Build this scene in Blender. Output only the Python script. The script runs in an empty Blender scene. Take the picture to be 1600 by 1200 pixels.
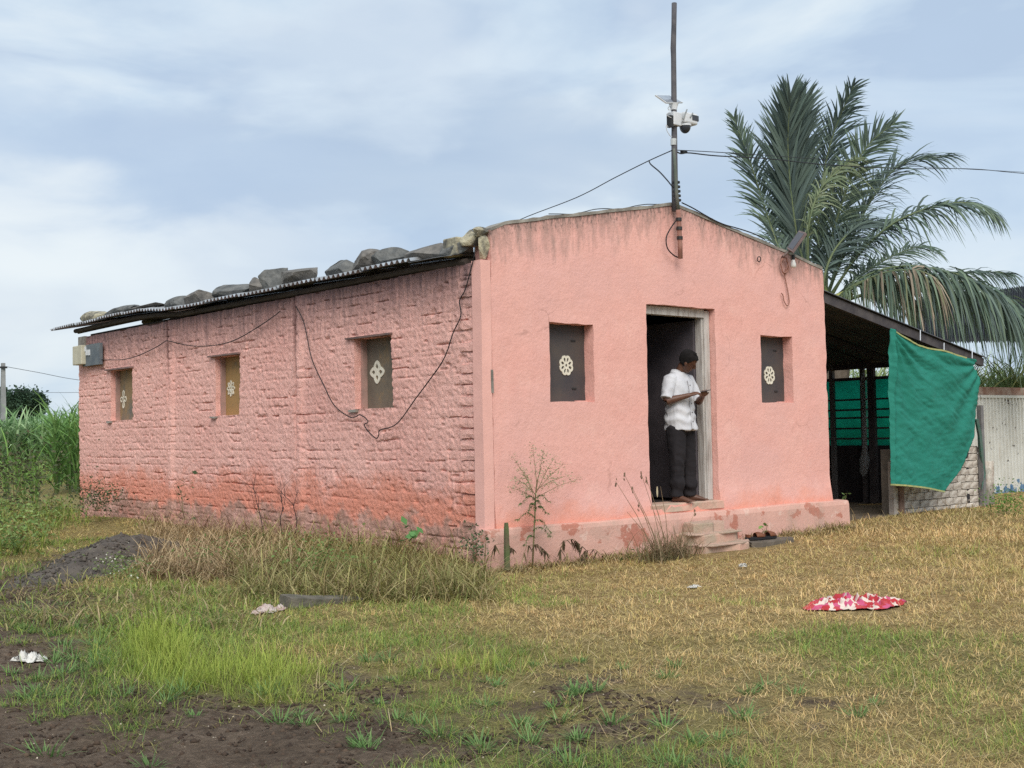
import bpy, bmesh, math, random
import numpy as np
from mathutils import Vector, Matrix
random.seed(7); RNG = np.random.default_rng(11)
SC = bpy.context.scene
COL = SC.collection

# ---------------------------------------------------------------- camera
CAM = np.array([-7.126, -8.841, 0.919])
YAW, PITCH, ROLL, FPX = -0.7027, 0.0400, -0.01746, 1876.1
_fw = np.array([-math.sin(YAW)*math.cos(PITCH), math.cos(YAW)*math.cos(PITCH), math.sin(PITCH)])
_r = np.cross(_fw, [0, 0, 1]); _r /= np.linalg.norm(_r); _u = np.cross(_r, _fw)
RT = _r*math.cos(ROLL) + _u*math.sin(ROLL); UP = -_r*math.sin(ROLL) + _u*math.cos(ROLL); FW = _fw
cam = bpy.data.cameras.new('camera'); cam.sensor_width = 36; cam.lens = FPX/1600*36
cam.clip_start = 0.05; cam.clip_end = 3000
co = bpy.data.objects.new('camera', cam); COL.objects.link(co)
co.matrix_world = Matrix(((RT[0], UP[0], -FW[0], CAM[0]), (RT[1], UP[1], -FW[1], CAM[1]), (RT[2], UP[2], -FW[2], CAM[2]), (0, 0, 0, 1)))
SC.camera = co

# ---------------------------------------------------------------- sky and sun (bright overcast)
SUN_DIR = Vector((-0.42, -0.60, 0.68)).normalized()
elev = math.asin(SUN_DIR.z)
world = bpy.data.worlds.new('World'); SC.world = world; world.use_nodes = True
nt = world.node_tree; nt.nodes.clear()
def wn(t, **k):
    n = nt.nodes.new(t)
    for a, b in k.items(): setattr(n, a, b)
    return n
out = wn('ShaderNodeOutputWorld'); bg = wn('ShaderNodeBackground'); bg.inputs['Strength'].default_value = 0.055
sky = wn('ShaderNodeTexSky', sky_type='NISHITA', sun_disc=False); sky.sun_elevation = elev
sky.sun_rotation = math.atan2(SUN_DIR.x, SUN_DIR.y); sky.dust_density = 2.5; sky.air_density = 1.0
tc = wn('ShaderNodeTexCoord')
mp = wn('ShaderNodeMapping'); mp.inputs['Scale'].default_value = (1.7, 1.7, 5.2); mp.inputs['Location'].default_value = (0.35, 0.9, 0.1)
n1 = wn('ShaderNodeTexNoise'); n1.inputs['Scale'].default_value = 2.1; n1.inputs['Detail'].default_value = 6; n1.inputs['Roughness'].default_value = 0.52; n1.inputs['Distortion'].default_value = 0.35
mp2 = wn('ShaderNodeMapping'); mp2.inputs['Scale'].default_value = (3.0, 3.0, 7.0); mp2.inputs['Location'].default_value = (3.1, 1.2, 0.6)
n2 = wn('ShaderNodeTexNoise'); n2.inputs['Scale'].default_value = 2.6; n2.inputs['Detail'].default_value = 6; n2.inputs['Roughness'].default_value = 0.48; n2.inputs['Distortion'].default_value = 0.25
r1 = wn('ShaderNodeValToRGB'); e = r1.color_ramp.elements
e[0].position = 0.40; e[0].color = (4.7, 5.9, 7.5, 1); e[1].position = 0.61; e[1].color = (7.5, 8.4, 9.0, 1)
m = r1.color_ramp.elements.new(0.5); m.color = (6.0, 7.2, 8.4, 1)
r2 = wn('ShaderNodeValToRGB'); e = r2.color_ramp.elements
e[0].position = 0.46; e[0].color = (0, 0, 0, 1); e[1].position = 0.80; e[1].color = (0.45, 0.45, 0.45, 1)
mx = wn('ShaderNodeMix', data_type='RGBA'); mx.inputs[7].default_value = (8.2, 8.8, 9.2, 1)
mxs = wn('ShaderNodeMix', data_type='RGBA'); mxs.inputs[0].default_value = 0.88
L = nt.links.new
L(tc.outputs['Generated'], mp.inputs[0]); L(mp.outputs[0], n1.inputs['Vector'])
L(tc.outputs['Generated'], mp2.inputs[0]); L(mp2.outputs[0], n2.inputs['Vector'])
L(n1.outputs['Fac'], r1.inputs[0]); L(n2.outputs['Fac'], r2.inputs[0])
L(r2.outputs[0], mx.inputs[0]); L(r1.outputs[0], mx.inputs[6])
# three broad cloud banks seen that day: a slate bank over the ridge, a bright rift above it, pale light low in the west
def bank(u, v, su, sv, colour, amount, src):
    d = FW*FPX+RT*(u-800)+UP*(600-v); d = d/np.linalg.norm(d)
    ax = np.cross(d, (0, 0, 1)); ax /= np.linalg.norm(ax); ay = np.cross(ax, d); terms = []
    nv = wn('ShaderNodeVectorMath', operation='SCALE'); nv.inputs['Scale'].default_value = 0.17
    sb_ = wn('ShaderNodeVectorMath', operation='SUBTRACT'); sb_.inputs[1].default_value = (0.5, 0.5, 0.5)
    L(n2.outputs['Color'], sb_.inputs[0]); L(sb_.outputs[0], nv.inputs[0])
    av = wn('ShaderNodeVectorMath', operation='ADD'); L(tc.outputs['Generated'], av.inputs[0]); L(nv.outputs[0], av.inputs[1])
    for a_, s_ in ((ax, su), (ay, sv)):
        dp = wn('ShaderNodeVectorMath', operation='DOT_PRODUCT'); L(av.outputs[0], dp.inputs[0]); dp.inputs[1].default_value = tuple(a_)
        q_ = wn('ShaderNodeMath', operation='MULTIPLY'); L(dp.outputs['Value'], q_.inputs[0]); q_.inputs[1].default_value = FPX/s_
        p_ = wn('ShaderNodeMath', operation='POWER'); L(q_.outputs[0], p_.inputs[0]); p_.inputs[1].default_value = 2.0; terms.append(p_)
    sm = wn('ShaderNodeMath', operation='ADD'); L(terms[0].outputs[0], sm.inputs[0]); L(terms[1].outputs[0], sm.inputs[1])
    rr = wn('ShaderNodeMapRange', interpolation_type='SMOOTHSTEP'); L(sm.outputs[0], rr.inputs['Value'])
    rr.inputs['From Min'].default_value = 0.0; rr.inputs['From Max'].default_value = 2.6; rr.inputs['To Min'].default_value = amount; rr.inputs['To Max'].default_value = 0.0
    fr = wn('ShaderNodeVectorMath', operation='DOT_PRODUCT'); L(tc.outputs['Generated'], fr.inputs[0]); fr.inputs[1].default_value = tuple(d)
    gt = wn('ShaderNodeMath', operation='GREATER_THAN'); L(fr.outputs['Value'], gt.inputs[0]); gt.inputs[1].default_value = 0.0
    ml = wn('ShaderNodeMath', operation='MULTIPLY'); L(rr.outputs[0], ml.inputs[0]); L(gt.outputs[0], ml.inputs[1])
    o_ = wn('ShaderNodeMix', data_type='RGBA'); o_.inputs[7].default_value = (*colour, 1); L(ml.outputs[0], o_.inputs[0]); L(src, o_.inputs[6]); return o_.outputs[2]
cl = bank(720, 250, 520, 85, (4.5, 5.6, 7.1), 0.75, mx.outputs[2]); cl = bank(80, 260, 330, 90, (4.8, 6.0, 7.7), 0.55, cl)
cl = bank(560, 70, 210, 95, (7.6, 8.4, 9.0), 0.45, cl); cl = bank(60, 440, 330, 95, (8.4, 8.9, 9.1), 0.65, cl); cl = bank(1480, 260, 330, 140, (5.0, 6.3, 8.0), 0.5, cl)
L(sky.outputs[0], mxs.inputs[6]); L(cl, mxs.inputs[7])
L(mxs.outputs[2], bg.inputs['Color']); L(bg.outputs[0], out.inputs[0])
sl = bpy.data.lights.new('sun', 'SUN'); sl.energy = 1.5; sl.angle = math.radians(40); sl.color = (1.0, 0.95, 0.88)
so = bpy.data.objects.new('sun', sl); COL.objects.link(so)
so.rotation_euler = SUN_DIR.to_track_quat('Z', 'Y').to_euler(); so.location = (0, 0, 30)
SC.view_settings.view_transform = 'Standard'; SC.view_settings.look = 'None'
SC.view_settings.exposure = 1.0; SC.view_settings.gamma = 1.0
SC.cycles.use_denoising = False
SC.cycles.max_bounces = 6; SC.cycles.diffuse_bounces = 3; SC.cycles.transparent_max_bounces = 6

# ---------------------------------------------------------------- helpers: pixels of the survey photo to points in the place
def ray(u, v): return FW*FPX + RT*(u-800) + UP*(600-v)
def on(u, v, ax, val):
    d = ray(u, v); t = (val-CAM[ax])/d[ax]; return CAM + d*t
def atx(u, v, X): return on(u, v, 0, X)
def aty(u, v, Y): return on(u, v, 1, Y)
def atz(u, v, Z=-0.36): return on(u, v, 2, Z)
def atd(u, v, D): return CAM + ray(u, v)*(D/FPX)
def project(x, y, z):
    qx, qy, qz = x-CAM[0], y-CAM[1], z-CAM[2]
    w = qx*FW[0]+qy*FW[1]+qz*FW[2]; w = np.where(w < 0.3, 0.3, w)
    return 800+FPX*(qx*RT[0]+qy*RT[1]+qz*RT[2])/w, 600-FPX*(qx*UP[0]+qy*UP[1]+qz*UP[2])/w

# ---------------------------------------------------------------- helpers: noise
def _h(ix, iy, iz, s):
    n = (ix*374761393 + iy*668265263 + iz*2147483647 + s*1274126177) & 0xffffffff
    n = ((n ^ (n >> 13))*1274126177) & 0xffffffff
    return ((n ^ (n >> 16)) & 0xffff)/65535.0
def vnoise(x, y, z=0.0, s=0):
    x, y, z = np.broadcast_arrays(np.asarray(x, float), np.asarray(y, float), np.asarray(z, float))
    fx, fy, fz = np.floor(x), np.floor(y), np.floor(z)
    ix, iy, iz = fx.astype(np.int64), fy.astype(np.int64), fz.astype(np.int64)
    tx, ty, tz = x-fx, y-fy, z-fz
    tx, ty, tz = [t*t*(3-2*t) for t in (tx, ty, tz)]
    r = 0
    for a in (0, 1):
        for b in (0, 1):
            for c in (0, 1):
                r = r + _h(ix+a, iy+b, iz+c, s)*(tx if a else 1-tx)*(ty if b else 1-ty)*(tz if c else 1-tz)
    return r
def fbm(x, y, z=0.0, o=4, s=0, g=0.5):
    r, a, t = 0, 1.0, 0
    for i in range(o):
        r = r + a*vnoise(np.asarray(x)*2**i+i*17.3, np.asarray(y)*2**i-i*9.1, np.asarray(z)*2**i+i*3.7, s+i); t += a; a *= g
    return r/t
def sstep(a, b, x): t = np.clip((np.asarray(x, float)-a)/(b-a), 0, 1); return t*t*(3-2*t)

# ---------------------------------------------------------------- helpers: meshes
class MB:
    def __init__(s): s.v = []; s.f = []
    def add(s, vs, fs):
        k = len(s.v); s.v += [tuple(map(float, p)) for p in vs]; s.f += [tuple(i+k for i in q) for q in fs]; return s
    def box(s, lo, hi, rot=0.0, c=None, jit=0.0):
        x0, y0, z0 = lo; x1, y1, z1 = hi
        P = [[x0, y0, z0], [x1, y0, z0], [x1, y1, z0], [x0, y1, z0], [x0, y0, z1], [x1, y0, z1], [x1, y1, z1], [x0, y1, z1]]
        if jit: P = [[a+random.uniform(-jit, jit) for a in p] for p in P]
        if rot:
            cx, cy = c or ((x0+x1)/2, (y0+y1)/2); ca, sa = math.cos(rot), math.sin(rot)
            P = [[cx+(p[0]-cx)*ca-(p[1]-cy)*sa, cy+(p[0]-cx)*sa+(p[1]-cy)*ca, p[2]] for p in P]
        return s.add(P, [(0, 3, 2, 1), (4, 5, 6, 7), (0, 1, 5, 4), (1, 2, 6, 5), (2, 3, 7, 6), (3, 0, 4, 7)])
    def bar(s, a, b, w, h, up=(0, 0, 1)):
        a, b = np.array(a, float), np.array(b, float); d = b-a; d /= np.linalg.norm(d)
        x = np.cross(d, up); n = np.linalg.norm(x)
        x = np.cross(d, (1, 0, 0)) if n < 1e-4 else x; x /= np.linalg.norm(x); y = np.cross(x, d)
        P = [q+x*sx*w/2+y*sy*h/2 for q in (a, b) for sx, sy in ((-1, -1), (1, -1), (1, 1), (-1, 1))]
        return s.add(P, [(0, 1, 2, 3), (7, 6, 5, 4), (0, 4, 5, 1), (1, 5, 6, 2), (2, 6, 7, 3), (3, 7, 4, 0)])
    def tube(s, pts, rad, n=8, cap=True):
        pts = [np.array(p, float) for p in pts]; m = len(pts)
        rad = [rad]*m if np.isscalar(rad) else rad
        k0 = len(s.v); ref = None
        for i, p in enumerate(pts):
            t = pts[min(i+1, m-1)]-pts[max(i-1, 0)]; t = t/(np.linalg.norm(t)+1e-9)
            if ref is None:
                ref = np.cross(t, (0, 0, 1.0))
                if np.linalg.norm(ref) < 1e-3: ref = np.cross(t, (1.0, 0, 0))
            x = ref-t*np.dot(ref, t); x /= np.linalg.norm(x)+1e-9; ref = x; y = np.cross(t, x)
            for j in range(n):
                a = 2*math.pi*j/n; q = p+(x*math.cos(a)+y*math.sin(a))*rad[i]; s.v.append(tuple(q))
        for i in range(m-1):
            for j in range(n):
                a, b = k0+i*n+j, k0+i*n+(j+1) % n; s.f.append((a, b, b+n, a+n))
        if cap: s.f.append(tuple(k0+j for j in range(n))[::-1]); s.f.append(tuple(k0+(m-1)*n+j for j in range(n)))
        return s
    def loft(s, rings, cap=True):
        k0 = len(s.v); n = len(rings[0])
        for r in rings: s.v += [tuple(map(float, p)) for p in r]
        for i in range(len(rings)-1):
            for j in range(n):
                a, b = k0+i*n+j, k0+i*n+(j+1) % n; s.f.append((a, b, b+n, a+n))
        if cap: s.f.append(tuple(k0+j for j in range(n))[::-1]); s.f.append(tuple(k0+(len(rings)-1)*n+j for j in range(n)))
        return s
    def sphere(s, c, r, nu=12, nv=8):
        c = np.array(c, float); r = np.array(r if not np.isscalar(r) else (r, r, r), float)
        rings = []
        for i in range(nv+1):
            a = math.pi*(i/nv)*0.998+0.003
            rings.append([c+r*np.array((math.sin(a)*math.cos(2*math.pi*j/nu), math.sin(a)*math.sin(2*math.pi*j/nu), -math.cos(a))) for j in range(nu)])
        return s.loft(rings)
    def build(s, name, mat, parent=None, smooth=False, bevel=0.0):
        me = bpy.data.meshes.new(name); me.from_pydata(s.v, [], s.f); me.update()
        return link(name, me, mat, parent, smooth, bevel)
def link(name, me, mat, parent=None, smooth=False, bevel=0.0):
    o = bpy.data.objects.new(name, me); COL.objects.link(o)
    if mat is not None and not me.materials: me.materials.append(mat)
    if smooth: me.polygons.foreach_set('use_smooth', np.ones(len(me.polygons), bool))
    if bevel:
        b = o.modifiers.new('bevel', 'BEVEL'); b.width = bevel; b.segments = 2; b.limit_method = 'ANGLE'
    if parent is not None: attach(o, parent)
    return o
def attach(o, parent):
    o.parent = parent; o.matrix_parent_inverse = Matrix.Translation(-parent.location)
def fastmesh(name, V, F, mat, parent=None, col=None, smooth=False):
    """V (n,3), F (m,3 or 4) numpy arrays, optional per vertex colour (n,3)"""
    me = bpy.data.meshes.new(name); k = F.shape[1]
    me.vertices.add(len(V)); me.vertices.foreach_set('co', np.asarray(V, np.float32).ravel())
    me.loops.add(F.size); me.loops.foreach_set('vertex_index', np.asarray(F, np.int32).ravel())
    me.polygons.add(len(F)); me.polygons.foreach_set('loop_start', np.arange(0, F.size, k, dtype=np.int32))
    me.polygons.foreach_set('loop_total', np.full(len(F), k, np.int32))
    me.update(calc_edges=True)
    if col is not None:
        a = me.attributes.new('Col', 'FLOAT_COLOR', 'POINT')
        a.data.foreach_set('color', np.concatenate([np.asarray(col, np.float32), np.ones((len(V), 1), np.float32)], 1).ravel())
    return link(name, me, mat, parent, smooth)
def tag(o, label, cat, group=None, kind=None):
    o['label'] = label; o['category'] = cat
    if group: o['group'] = group
    if kind: o['kind'] = kind
    return o
def empty(name, loc, label=None, cat=None, group=None):
    o = bpy.data.objects.new(name, None); COL.objects.link(o); o.location = loc; o.empty_display_size = 0.1
    if label: tag(o, label, cat, group)
    return o
def structure(o, kind='structure'): o['kind'] = kind; return o

# ---------------------------------------------------------------- helpers: materials
def newmat(name):
    m = bpy.data.materials.new(name); m.use_nodes = True; t = m.node_tree
    p = t.nodes['Principled BSDF']; p.inputs['Specular IOR Level'].default_value = 0.3
    return m, t, p
def nd(t, typ, **k):
    n = t.nodes.new(typ)
    for a, b in k.items(): setattr(n, a, b)
    return n
def noise(t, scale, detail=4, rough=0.55, vec=None, dist=0.0):
    n = nd(t, 'ShaderNodeTexNoise'); n.inputs['Scale'].default_value = scale; n.inputs['Detail'].default_value = detail
    n.inputs['Roughness'].default_value = rough; n.inputs['Distortion'].default_value = dist
    if vec is None: vec = coord(t)
    t.links.new(vec, n.inputs['Vector']); return n.outputs['Fac']
def coord(t, scale=None):
    c = nd(t, 'ShaderNodeTexCoord').outputs['Object']
    if scale:
        m = nd(t, 'ShaderNodeMapping'); m.inputs['Scale'].default_value = scale; t.links.new(c, m.inputs[0]); c = m.outputs[0]
    return c
def ramp(t, fac, *stops):
    r = nd(t, 'ShaderNodeValToRGB'); es = r.color_ramp.elements
    while len(es) < len(stops): es.new(0.5)
    for e, (p, c) in zip(es, stops):
        e.position = p; e.color = (c, c, c, 1) if np.isscalar(c) else (*c, 1)
    t.links.new(fac, r.inputs[0]); return r.outputs[0]
def mix(t, fac, a, b, blend='MIX'):
    n = nd(t, 'ShaderNodeMix', data_type='RGBA', blend_type=blend)
    for i, v in ((0, fac), (6, a), (7, b)):
        if isinstance(v, bpy.types.NodeSocket): t.links.new(v, n.inputs[i])
        else: n.inputs[i].default_value = v if np.isscalar(v) else (*v, 1)
    return n.outputs[2]
def mathn(t, op, a, b=0.5):
    n = nd(t, 'ShaderNodeMath', operation=op, use_clamp=False)
    for i, v in enumerate((a, b)):
        if isinstance(v, bpy.types.NodeSocket): t.links.new(v, n.inputs[i])
        else: n.inputs[i].default_value = v
    return n.outputs[0]
def bump(t, p, h, strength=0.4, dist=0.01):
    b = nd(t, 'ShaderNodeBump'); b.inputs['Strength'].default_value = strength; b.inputs['Distance'].default_value = dist
    t.links.new(h, b.inputs['Height']); t.links.new(b.outputs[0], p.inputs['Normal'])
def M(name, c1, c2=None, scale=8, rough=0.85, bs=40, bst=0.3, bd=0.005, metal=0.0, detail=5, lo=0.35, hi=0.65):
    m, t, p = newmat(name); p.inputs['Roughness'].default_value = rough; p.inputs['Metallic'].default_value = metal
    if c2 is None: c2 = tuple(c*0.7 for c in c1)
    col = ramp(t, noise(t, scale, detail), (lo, c1), (hi, c2)); t.links.new(col, p.inputs['Base Color'])
    if bst: bump(t, p, noise(t, bs, 5), bst, bd)
    return m
def leafmat(name, trans=0.3, rough=0.6, gain=1.0):
    m, t, p = newmat(name); a = nd(t, 'ShaderNodeAttribute'); a.attribute_name = 'Col'
    p.inputs['Roughness'].default_value = rough; p.inputs['Specular IOR Level'].default_value = 0.25
    t.links.new(a.outputs['Color'], p.inputs['Base Color'])
    tr = nd(t, 'ShaderNodeBsdfTranslucent'); t.links.new(a.outputs['Color'], tr.inputs['Color'])
    ms = nd(t, 'ShaderNodeMixShader'); ms.inputs[0].default_value = trans
    t.links.new(p.outputs[0], ms.inputs[1]); t.links.new(tr.outputs[0], ms.inputs[2])
    t.links.new(ms.outputs[0], t.nodes['Material Output'].inputs['Surface']); return m

# ================================================================ ground
W, LEN, HC, HA = 5.473, 10.33, 2.884, 3.392          # house width, length, corner and apex height
GROW = [800, 850, 900, 950, 1000, 1050, 1100, 1150, 1200]   # survey rows for the turf; columns every 100 px
DENS = np.array([
 [.9,.9,.9,.9,.9,.9,.9,.9,.9,.9,.9,.9,.9,.9,.95,.95,.95],
 [.8,.6,.7,.9,.9,.9,.9,.9,.9,.9,.9,.9,.95,.9,.95,.95,.95],
 [.35,.5,.7,.9,.9,.9,.95,.95,.95,.95,.95,.95,.95,.95,.95,.95,.95],
 [.25,.45,.75,.9,.85,.9,.95,.95,.95,.95,.95,.95,.95,.95,.95,.95,.9],
 [.3,.38,.8,.95,.95,.85,.85,.85,.9,.9,.9,.9,.9,.9,.9,.85,.9],
 [.2,.25,.5,.85,.9,.55,.5,.5,.62,.45,.5,.62,.7,.85,.85,.8,.8],
 [.05,.40,.34,.28,.45,.6,.55,.66,.56,.54,.54,.58,.56,.55,.68,.74,.76],
 [.02,.03,.03,.06,.08,.25,.22,.46,.54,.45,.48,.58,.64,.68,.76,.8,.8],
 [.02,.02,.02,.02,.03,.06,.2,.45,.55,.6,.5,.45,.75,.85,.9,.9,.9]])
GREEN = np.array([
 [.5,.5,.4,.2,.2,.2,.3,.3,.2,.2,.2,.15,.1,.1,.05,.05,.1],
 [.4,.4,.4,.2,.2,.2,.3,.3,.3,.2,.25,.1,.1,.05,.05,.05,.05],
 [.6,.5,.5,.3,.25,.3,.3,.3,.15,.15,.15,.05,.05,.05,.05,.05,.05],
 [.8,.7,.7,.7,.4,.3,.25,.2,.12,.1,.1,.05,.1,.05,.05,.03,.03],
 [.8,.7,.85,.85,.7,.55,.48,.48,.42,.35,.35,.38,.48,.55,.5,.5,.55],
 [.7,.7,.85,.9,.85,.58,.5,.45,.55,.45,.35,.35,.38,.55,.7,.65,.62],
 [.8,.8,.8,.8,.8,.7,.72,.68,.52,.45,.4,.5,.38,.32,.3,.34,.3],
 [.8,.8,.8,.8,.8,.9,.9,.82,.68,.6,.52,.6,.4,.3,.25,.28,.28],
 [.8,.8,.8,.8,.8,.9,.9,.8,.7,.7,.7,.6,.3,.15,.1,.1,.1]])
def survey(T, x, y, z=-0.36):
    u, v = project(x, y, z)
    a = np.clip(u/100, 0, 15.999); b = np.clip((v-800)/50, 0, 7.999)
    i, j = a.astype(int), b.astype(int); s, t = a-i, b-j
    return (T[j, i]*(1-s)+T[j, i+1]*s)*(1-t)+(T[j+1, i]*(1-s)+T[j+1, i+1]*s)*t
def gz(x, y):
    x = np.asarray(x, float); y = np.asarray(y, float)
    z = -0.37 + 0.05*sstep(2, 7, x) + 0.05*(fbm(x*0.5, y*0.5, 0, 3, 5)-0.5) + 0.035*(fbm(x*2.6, y*2.6, 0, 3, 9)-0.5)
    u, v = project(x, y, -0.36)
    z = z + (1-survey(DENS, x, y))*(0.075*(fbm(x*4.5, y*4.5, 0, 4, 21, 0.6)-0.5))
    near = np.exp(-((x-0.0)**2)/(0.5)**2)*sstep(-0.2, 0.6, y)*(1-sstep(9, 11, y))*0.10*(x < 0.05)
    far = sstep(25, 60, np.hypot(x, y))
    return (z+near)*(1-far) - 0.45*far
def axis(lo, hi, step, far, grow=1.35):
    a = list(np.arange(lo, hi, step)); s = step
    while a[-1] < far: s *= grow; a.append(a[-1]+s)
    b = [a[0]]; s = step
    while b[-1] > -far: s *= grow; b.append(b[-1]-s)
    return np.array(b[:0:-1]+a)
gx, gy = axis(-8.5, 12, 0.06, 900), axis(-8, 8, 0.06, 900)
X, Y = np.meshgrid(gx, gy, indexing='ij'); Z = gz(X, Y)
nx, ny = X.shape
fine = (1-survey(DENS, X, Y))*(np.hypot(X+4, Y+3) < 14)
Z = Z+fine*0.035*(np.abs(fbm(X*11, Y*11, 0, 3, 33, 0.6)-0.5)*-2+0.4)
V = np.stack([X, Y, Z], -1).reshape(-1, 3)
ii = (np.arange(nx-1)[:, None]*ny+np.arange(ny-1)[None]).ravel()
F = np.stack([ii, ii+ny, ii+ny+1, ii+1], 1)
dn = survey(DENS, X, Y).ravel(); gr = survey(GREEN, X, Y).ravel()
colr = np.stack([dn, gr, np.zeros_like(dn)], 1)
m, t, p = newmat('soil_and_thatch'); p.inputs['Roughness'].default_value = 0.95; p.inputs['Specular IOR Level'].default_value = 0.15
a = nd(t, 'ShaderNodeAttribute'); a.attribute_name = 'Col'
sp = nd(t, 'ShaderNodeSeparateColor'); t.links.new(a.outputs['Color'], sp.inputs[0])
soil = ramp(t, mathn(t, 'ADD', mathn(t, 'MULTIPLY', noise(t, 22, 10, 0.8), 0.65), mathn(t, 'MULTIPLY', noise(t, 2.0, 5, 0.6), 0.35)), (0.34, (0.048, 0.034, 0.024)), (0.5, (0.14, 0.102, 0.072)), (0.64, (0.27, 0.20, 0.145)))
grit = ramp(t, noise(t, 75, 2), (0.70, 0.0), (0.76, 1.0)); soil = mix(t, grit, soil, (0.27, 0.21, 0.15))
straw = ramp(t, mathn(t, 'ADD', mathn(t, 'MULTIPLY', noise(t, 85, 5, 0.8), 0.6), mathn(t, 'MULTIPLY', noise(t, 9, 6, 0.7), 0.4)), (0.36, (0.09, 0.058, 0.027)), (0.5, (0.34, 0.235, 0.105)), (0.62, (0.60, 0.45, 0.22)))
grn = ramp(t, noise(t, 85, 5, 0.75), (0.36, (0.04, 0.05, 0.018)), (0.5, (0.14, 0.16, 0.05)), (0.62, (0.27, 0.27, 0.09)))
th = mix(t, sp.outputs[1], straw, grn)
fac = mathn(t, 'ADD', sp.outputs[0], mathn(t, 'MULTIPLY', mathn(t, 'SUBTRACT', noise(t, 3.2, 6, 0.65), 0.5), 1.3))
fac = ramp(t, fac, (0.42, 0.0), (0.62, 1.0))
t.links.new(mix(t, fac, soil, th), p.inputs['Base Color'])
bump(t, p, mathn(t, 'ADD', noise(t, 30, 8, 0.75), mathn(t, 'MULTIPLY', noise(t, 110, 4, 0.7), 0.6)), 0.9, 0.03)
structure(fastmesh('ground', V, F, m, col=colr, smooth=True))

# ================================================================ the house
house = empty('house', (W/2, LEN/2, -0.3), 'long pink gabled farmhouse with rough brick side wall and smooth front', 'house')

def build_wall(name, us, vs, openings, fn, thick_dir, thick, mat, parent, skin=False, smooth=True):
    """a wall as a grid of faces with openings, given relief by fn(u, v) -> points, then extruded to its thickness"""
    U, Vv = np.meshgrid(us, vs, indexing='ij'); P = fn(U, Vv); nu, nv = U.shape
    bm = bmesh.new(); vert = {}
    uc, vc = (us[:-1]+us[1:])/2, (vs[:-1]+vs[1:])/2
    faces = []
    def gv(i, j):
        k = (i, j)
        if k not in vert: vert[k] = bm.verts.new(P[i, j])
        return vert[k]
    for i in range(nu-1):
        for j in range(nv-1):
            if any(a < uc[i] < b and c < vc[j] < d for a, b, c, d in openings): continue
            faces.append(bm.faces.new((gv(i, j), gv(i+1, j), gv(i+1, j+1), gv(i, j+1))))
    r = bmesh.ops.extrude_edge_only(bm, edges=[e_ for e_ in bm.edges if e_.is_boundary]) if skin else bmesh.ops.extrude_face_region(bm, geom=faces, use_keep_orig=True)
    td = Vector(thick_dir)*thick
    for g in r['geom']:
        if isinstance(g, bmesh.types.BMVert): g.co += td
    bmesh.ops.recalc_face_normals(bm, faces=bm.faces)
    me = bpy.data.meshes.new(name); bm.to_mesh(me); bm.free()
    o = link(name, me, mat, parent)
    if smooth:
        me.polygons.foreach_set('use_smooth', np.ones(len(me.polygons), bool)); me.set_sharp_from_angle(angle=math.radians(50))
    return o
def cuts(lo, hi, step, *fixed):
    f = sorted({lo, hi, *fixed}); r = []
    for a, b in zip(f[:-1], f[1:]):
        n = max(1, round((b-a)/step)); r += list(np.linspace(a, b, n, endpoint=False))
    return np.array(r+[hi])

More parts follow.
